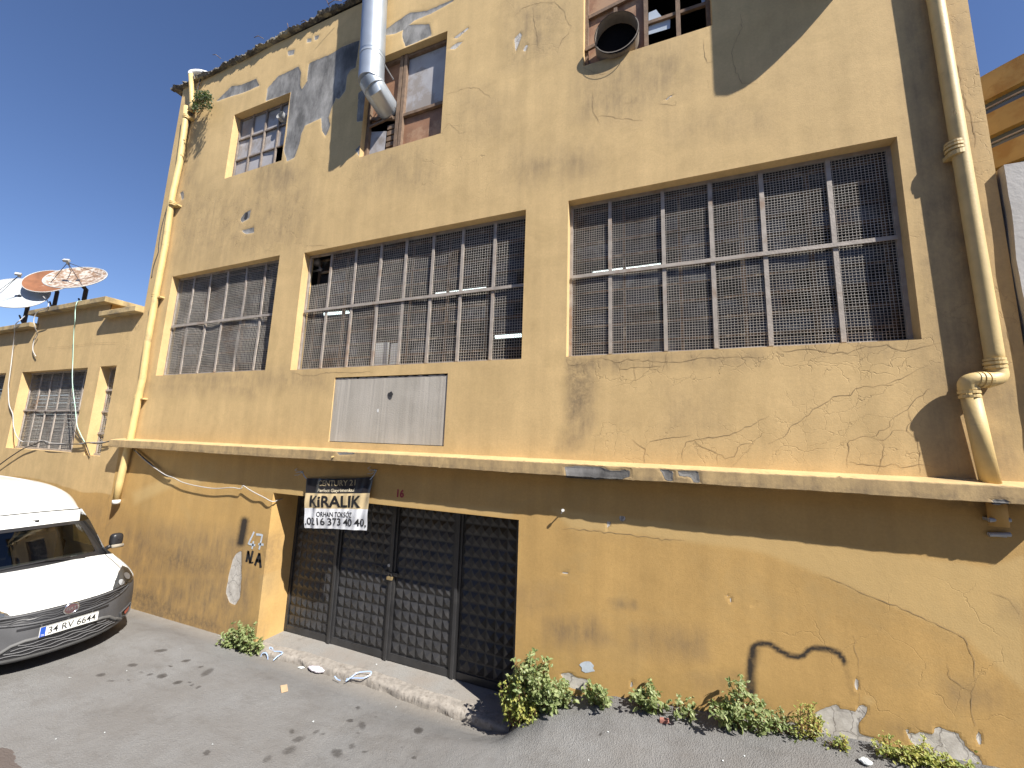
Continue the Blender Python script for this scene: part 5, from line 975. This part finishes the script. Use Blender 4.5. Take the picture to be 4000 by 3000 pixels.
for s in (1, -1):                                   # headlights
    ol = [(QH+.25, .455*s), (qh(.725), .47*s), (qh(.775), .53*s), (qh(.838), .66*s), (qh(.878), .80*s), (qh(.845), .855*s), (qh(.73), .85*s), (qh(.675), .80*s), (qh(.662), .65*s)]
    hl = vpart(patch(ol, .008), 'headlight', M['lampbase'], smooth=True, fix=False)
    for h_, l_, r_ in ((.735, .60, .045), (.775, .735, .05), (.70, .73, .025)):
        patch([(qh(h_+r_*.75*math.sin(t)), s*(l_+r_*math.cos(t))) for t in [2*math.pi*k/16 for k in range(16)]], lambda q_: .010+.006*q_*q_, 3, 2).build('lamp_reflector', M['reflector'], hl, smooth=True, fix=False)
    patch(ol, lambda r_: .012+.024*(1-r_**4)).build('lens', M['lens'], hl, smooth=True, fix=False)
def wavy(b, h0, h1, rows, L, amp, per, r_, off=.006, taper=0.):
    for j in range(rows):
        f = (j+.5)/rows; h = h0+(h1-h0)*f; LL = L(f) if callable(L) else L; n = int(2*LL/(per/4)); pts = []
        for i in range(n+1):
            l = -LL+2*LL*i/n; k = i+(2 if j % 2 else 0); z = (0, 1, 1, 0)[k % 4]
            pts.append(S(qh(h+amp*(z-.5)), l, off))
        b.tube(pts, r_, 5)
g1 = patch([(qh(.655), -.70), (qh(.665), -.3), (qh(.668), 0.), (qh(.665), .3), (qh(.655), .70), (qh(.62), .66), (qh(.582), .40), (qh(.575), 0), (qh(.582), -.40), (qh(.62), -.66)], .010, 4, 14); gu = vpart(g1, 'upper_grille', M['blackplastic'], smooth=True, fix=False)
b = MB(); wavy(b, .59, .655, 3, lambda f: .44+.22*f, .012, .17, .0042, .017); b.build('grille_bar', M['bumper'], gu)
b = MB(); b.tube([S(qh(.672), l, .010) for l in np.linspace(-.72, .72, 60)], .012, 6); b.tube([S(qh(.566+.085*(abs(l)/.72)**2.5), l, .004) for l in np.linspace(-.72, .72, 60)], .014, 6); vpart(b, 'grille_surround', M['bumper'], smooth=True)
g2 = patch([(qh(.238), -.56), (qh(.238), 0), (qh(.238), .56), (qh(.30), .48), (qh(.365), .40), (qh(.385), .33), (qh(.395), 0), (qh(.385), -.33), (qh(.365), -.40), (qh(.30), -.48)], .010, 4, 12); gl = vpart(g2, 'lower_grille', M['blackplastic'], smooth=True, fix=False)
b = MB(); wavy(b, .25, .38, 4, lambda f: .53-.17*f, .012, .21, .0055, .018); b.build('grille_bar', M['grillemesh'], gl)
b = MB(); ol = [(.225, -.64), (.30, -.525), (.375, -.43), (.402, -.34), (.405, 0), (.402, .34), (.375, .43), (.30, .525), (.225, .64)]; pts = []
for (h0, l0), (h1, l1) in zip(ol[:-1], ol[1:]):
    for k in range(10): pts.append(S(qh(h0+(h1-h0)*k/10), l0+(l1-l0)*k/10, .006))
b.tube(pts, .02, 8); b.build('grille_surround', M['bumperlip'], van, smooth=True)
b = MB(); b.grid([[S(q_, l, .006) for l in np.linspace(-.62, .62, 60)] for q_ in (1.0, 2, 2.6, 3.1)]); vpart(b, 'bumper_lip', M['bumperlip'], smooth=True, fix=False)
for a0, a1 in ((-.41, -.235), (-.225, -.01), (.0, .215), (.225, .40)):
    vpart(patch([(qh(.545), a0), (qh(.545), a1), (qh(.522), a1), (qh(.522), a0)], .008, 2, 6), 'air_slot', M['blackplastic'], fix=False)
for s in (1, -1):
    vpart(patch([(qh(.345), .60*s), (qh(.36), .72*s), (qh(.365), .80*s), (qh(.25), .80*s), (qh(.235), .70*s), (qh(.27), .62*s)], .004), 'fog_recess', M['blackplastic'], fix=False)
    vpart(patch([(qh(.325), .665*s), (qh(.345), .77*s), (qh(.27), .76*s), (qh(.262), .69*s)], .012), 'fog_lamp', M['fogred'], fix=False)
    b = MB(); b.tube([S(qh(h), l*s, .008) for h, l in ((.345, .60), (.362, .72), (.367, .81), (.245, .81), (.232, .70), (.27, .62), (.345, .60))], .012, 6); vpart(b, 'fog_surround', M['bumper'])
for s in (1, -1):                                   # shut lines of the bonnet
    b = MB(); b.tube([S(q_, s*l_, .001) for q_, l_ in zip(np.linspace(QH+4.2, len(PROF)-1.05, 24), np.linspace(.745, .775, 24))], .0045, 5); vpart(b, 'shut_line', M['blackplastic'], hood)
b = MB(); b.tube([S(QH+.02, l, .003) for l in np.linspace(-.84, .84, 50)], .0045, 5); vpart(b, 'shut_line', M['blackplastic'], hood)
# number plate
x_ = .032; plt_ = MB().box(x_-.004, x_+.012, -.26, .26, .418, .53); po = vpart(plt_, 'number_plate', M['plate'], bevel=.003)
def van_text(body, l0, l1, h0, h1, x, off, mt, name, par):
    vs, fs = textgeo(body, l0, l1, h0, h1, off); return MB().add([(x, v[0], v[1]) for v in vs], fs).build(name, mt, par, fix=False)
van_text('34 RV 6644', -.19, .235, .436, .512, x_+.0135, .006, M['blacktext'], 'plate_characters', po)
MB().box(x_+.0122, x_+.0134, -.257, -.212, .421, .527).build('plate_badge', M['plateblue'], po); van_text('TR', -.25, -.22, .428, .448, x_+.0142, .01, M['plate'], 'plate_characters', po)
b = MB()
for z in (.4195, .5285): b.box(x_+.0122, x_+.0128, -.258, .258, z-.002, z+.002)
b.build('plate_border', M['blacktext'], po)
c = Vector((-.018, 0, .648)); b = MB(); b.grid([[c+Vector((.02+.012*math.sin(a), math.cos(t)*(.066+.010*math.cos(a)), math.sin(t)*(.060+.010*math.cos(a)))) for t in [2*math.pi*k/40 for k in range(40)]] for a in [2*math.pi*k/10 for k in range(11)]], 0, True); em = vpart(b, 'emblem', M['chrome'], smooth=True)
b = MB(); b.grid([[c+Vector((.020+.008*(1-r_*r_), math.cos(t)*.062*r_, math.sin(t)*.056*r_)) for t in [2*math.pi*k/40 for k in range(40)]] for r_ in (0, .4, .8, 1.)], 0, True); b.build('emblem_disc', M['emblemred'], em, smooth=True, fix=False)
van_text('FIAT', -.045, .045, .630, .668, .0125, .02, M['chrome'], 'emblem_lettering', em)
# windscreen, pillars, roof strip, high roof
def ws(u, v):                                       # u across -1..1, v up 0..1
    a = abs(u); return Vector((-1.03-.17*a**2.2-v*.60-.02*v*math.sin(math.pi*v)-.06*v*a*a, u*(.715-.03*v), .985-.02*a*a+v*.455+.03*math.sin(math.pi*v)-.02*v*a**3))
U = [-1+2*k/40 for k in range(41)]
b = MB(); b.grid([[ws(u*.985, v) for u in U] for v in [k/16 for k in range(17)]]); vpart(b, 'windscreen', M['carglass'], smooth=True, fix=False)
b = MB()
for s in (1, -1):
    b.grid([[ws(s*(.95+.055*w_), v)+Vector((-.10*max(w_-1, 0)*.9+.004, s*.055*max(w_-1, 0)*(1-.2*v), -.03*max(w_-1, 0)*.5)) for w_ in (0, .5, 1, 1.5, 2.2, 2.9)] for v in [k/16 for k in range(17)]])
b.grid([[ws(u, v)+Vector((.004, 0, .002)) for u in U] for v in (.91, .95, 1.0, 1.02)]); b.grid([[ws(u, v)+Vector((.006, 0, .002)) for u in U] for v in (-.015, .03, .09)]); vpart(b, 'windscreen_frame', M['blackplastic'], smooth=True, fix=False)
b = MB(); b.grid([[Vector(S(len(PROF)-1, l)), ws(max(-1.08, min(1.08, l/.80)), -.02)+Vector((.01, 0, -.01))] for l in np.linspace(-.87, .87, 50)]); vpart(b, 'cowl', M['blackplastic'], smooth=True, fix=False)
def seam(u): a = abs(u); return Vector((-1.90-.13*a**3, u*.735, 1.60-.035*a**2.5))
b = MB(); b.grid([[ws(u, 1.015).lerp(seam(u), f)+Vector((.0, 0, .016*math.sin(math.pi*f))) for u in U] for f in (0, .2, .4, .6, .8, 1.)]); vpart(b, 'roof_front', M['carpaint'], smooth=True, fix=False)
b = MB(); b.tube([seam(u)+Vector((.006, 0, .004)) for u in U], .008, 6); vpart(b, 'roof_seam', M['blackplastic'])
rows = []
for k in range(41):
    t = k/40; row = []
    for u in U:
        s0 = seam(u); xx = s0.x-.004-2.45*(t**1.6); run = (s0.x-xx); a = abs(u)
        rise = .44*(1-math.exp(-run*4.6))*(1-math.exp(-run*40)*.0); hw = .735+.075*min(1, run/.35)
        # across: flat crown falling steeply at the sides
        h = s0.z+(1.99-1.59)*0+rise*(max(1-a**3.2, 0))**.62; row.append(Vector((xx, u*hw, h-(.0 if a < .999 else 0))))
    rows.append(row)
b = MB(); b.grid(rows); vpart(b, 'high_roof', M['carpaint'], smooth=True, fix=False)
b = MB()
for f in (-.35, 0, .35): b.tube([Vector((rows[i][int(20+f*20)].x, rows[i][int(20+f*20)].y, rows[i][int(20+f*20)].z+.003)) for i in range(16, 41)], .008, 5)
vpart(b, 'roof_rib', M['carpaint'], smooth=True)
# sides, tail, doors' windows, wheels
for s in (1, -1):
    b = MB(); g = MB(); b2 = MB(); XS = np.linspace(-.60, -4.35, 190); HS = 64
    EDG = [S(QH+(len(PROF)-1-QH)*k/30, s*.885) for k in range(31)]; ex = [p.x for p in EDG][::-1]; ez = [p.z for p in EDG][::-1]
    def topz(x): return float(np.interp(x, [-4.4, -1.95, -1.72, ex[0]-.06]+ex, [1.585, 1.575, 1.42, ez[0]+.04]+ez))
    def side(x, f): h = .22+(topz(x)-.22)*f; return Vector((x, s*(.893-.075*min(1, max(0, (h-.88)/.14))**1.5-(.10*((h-1.0)/.6) if h > 1. else 0)-.03*max(0, .4-h)), h))
    for i in range(len(XS)-1):
        for j in range(HS):
            m_ = (side(XS[i], j/HS)+side(XS[i+1], (j+1)/HS))/2; q = [side(XS[i], j/HS), side(XS[i+1], j/HS), side(XS[i+1], (j+1)/HS), side(XS[i], (j+1)/HS)]
            win_ = 1.02 < m_.z < 1.49 and -2.25 < m_.x < -1.36-(m_.z-1.02)*.80
            if any(math.hypot(m_.x-wx, m_.z-.30) < .35 for wx in (-.92, -3.66)): continue
            (g if win_ else b2 if m_.z < .64 and m_.x > -.80 else b).add(q, [(0, 1, 2, 3)])
    b2.grid([[S((QH-.2)*k/24, s*.885) for k in range(25)], [Vector((-.602, s*.893, max(.22, S((QH-.2)*k/24, s*.885).z))) for k in range(25)]]); vpart(b2, 'bumper_corner', M['bumper'], smooth=True, fix=False); vpart(b, 'side_panel', M['carpaint'], smooth=True, fix=False); vpart(g, 'side_window', M['carglass'], smooth=True, fix=False)
    b = MB(); b.tube([Vector((-1.02+0*k, 0, 0)) for k in (0,)]+[Vector((-1.03, s*.9, 1.0))], .001, 3) if 0 else None
    mr = MB(); cx_, cl_ = -1.32, s*.945
    pw = lambda v, e: math.copysign(abs(v)**e, v)
    mr.grid([[Vector((cx_+.065*pw(math.sin(f), .7), cl_+s*.078*pw(math.cos(f), .6)*pw(math.cos(t), .6), 1.125+.10*pw(math.cos(f), .6)*pw(math.sin(t), .6))) for t in [2*math.pi*k/28 for k in range(28)]] for f in np.linspace(-math.pi/2+.01, math.pi/2-.01, 15)], 0, True)
    mo = vpart(mr, 'wing_mirror', M['blackplastic'], smooth=True)
    b = MB(); b.tube([Vector((cx_+.06, cl_-s*.07, 1.035)), Vector((cx_+.055, cl_+s*.075, 1.03))], .028, 10); b.build('mirror_trim', M['beige'], mo, smooth=True)
    b = MB(); b.tube([Vector((cx_-.01, s*.84, 1.01)), Vector((cx_-.01, cl_-s*.03, 1.045))], .03, 10); b.build('mirror_arm', M['blackplastic'], mo, smooth=True)
    for wx in (-.92, -3.66):
        b = MB(); c = Vector((wx, s*.80, .30)); b.tube([c-Vector((0, .09*s, 0)), c+Vector((0, .07*s, 0))], .305, 36); wh = vpart(b, 'wheel', M['black'], bevel=.02)
        b = MB(); b.tube([c+Vector((0, .0*s, 0)), c+Vector((0, .078*s, 0))], .20, 24); b.build('rim', M['zinc'], wh)
b = MB(); b.box(-4.38, -4.34, -.88, .88, .25, 1.59); vpart(b, 'rear_panel', M['carpaint']); b = MB(); b.box(-4.3, -.45, -.72, .72, .19, .24); vpart(b, 'underbody', M['blackplastic'])
b = MB(); b.box(-1.62, -1.22, -.74, .74, .80, .955); vpart(b, 'dashboard', M['dash'], bevel=.03); b = MB(); b.box(-2.62, -2.58, -.85, .85, .25, 1.6); vpart(b, 'bulkhead', M['dash'])
for l in (-.36, .36):
    b = MB(); b.box(-2.35, -2.18, l-.24, l+.24, .7, 1.25); b.box(-2.3, -2.2, l-.13, l+.13, 1.27, 1.42); b.box(-2.2, -1.75, l-.24, l+.24, .6, .76); vpart(b, 'seat', M['seat'], bevel=.04)
b = MB(); cc = Vector((-1.74, -.36, 1.0)); b.tube([cc+Vector((.08*math.sin(t)*.6, .19*math.cos(t), .19*math.sin(t)*.8)) for t in [2*math.pi*k/28 for k in range(29)]], .016, 8, cap=False); b.tube([cc, cc+Vector((.25, 0, -.12))], .03, 8); vpart(b, 'steering_wheel', M['black'], smooth=True)
b = MB(); b.add([Vector((-1.30, -.22, .962)), Vector((-1.30, .02, .962)), Vector((-1.42, .04, .964)), Vector((-1.42, -.16, .964))], [(0, 1, 2, 3)]); b.add([Vector((-1.36, .42, .963)), Vector((-1.33, .58, .963)), Vector((-1.37, .60, .975)), Vector((-1.40, .44, .97))], [(0, 1, 2, 3)]); vpart(b, 'dashboard_paper', M['paper'], fix=False)
b = MB(); b.tube([ws(.48, .075)+Vector((.02, 0, .012)), ws(.1, .085)+Vector((.03, 0, .02)), ws(-.62, .05)+Vector((.03, 0, .018))], .011, 6); b.tube([ws(.70, -.0)+Vector((.03, 0, .01)), ws(.1, .085)+Vector((.04, 0, .026))], .009, 6); vpart(b, 'wiper', M['blackplastic'])
b = MB(); q = ws(.22, 1.0).lerp(seam(.22), .25)+Vector((0, 0, .016)); b.tube([q, q+Vector((0, 0, .022))], .022, 12); b.tube(spline([q+Vector((0, 0, .015)), q+Vector((-.15, -.2, .05)), q+Vector((-.4, -.5, .10))], 5), .004, 5); vpart(b, 'aerial', M['blackplastic'])
b = MB(); pm_ = ws(.05, .86)+Vector((-.10, 0, -.04)); b.box(pm_.x-.02, pm_.x+.02, pm_.y-.11, pm_.y+.11, pm_.z-.035, pm_.z+.035); vpart(b, 'rear_view_mirror', M['blackplastic'], bevel=.01)

# unseen terrace added across the street, behind the camera, to shade the low sky
ob = empty('sky_shade_terrace', (0, 0, 0), 'plain rendered terrace added unseen across the street to shade the low sky', 'building')
M['terrace'] = simple('terrace_render', (.26, .24, .22), .9, .2, 1.5, bump=.3)
b = MB(); b.box(-34, 30, -19, -11, -2, 8.5); b.build('wall', M['terrace'], ob)
for k in range(12):
    x = -32+k*5.1
    for z in (1.6, 5.0): b = MB(); b.box(x, x+1.9, -11.01, -10.96, z, z+1.7); b.build('window', M['glassblue'], ob)
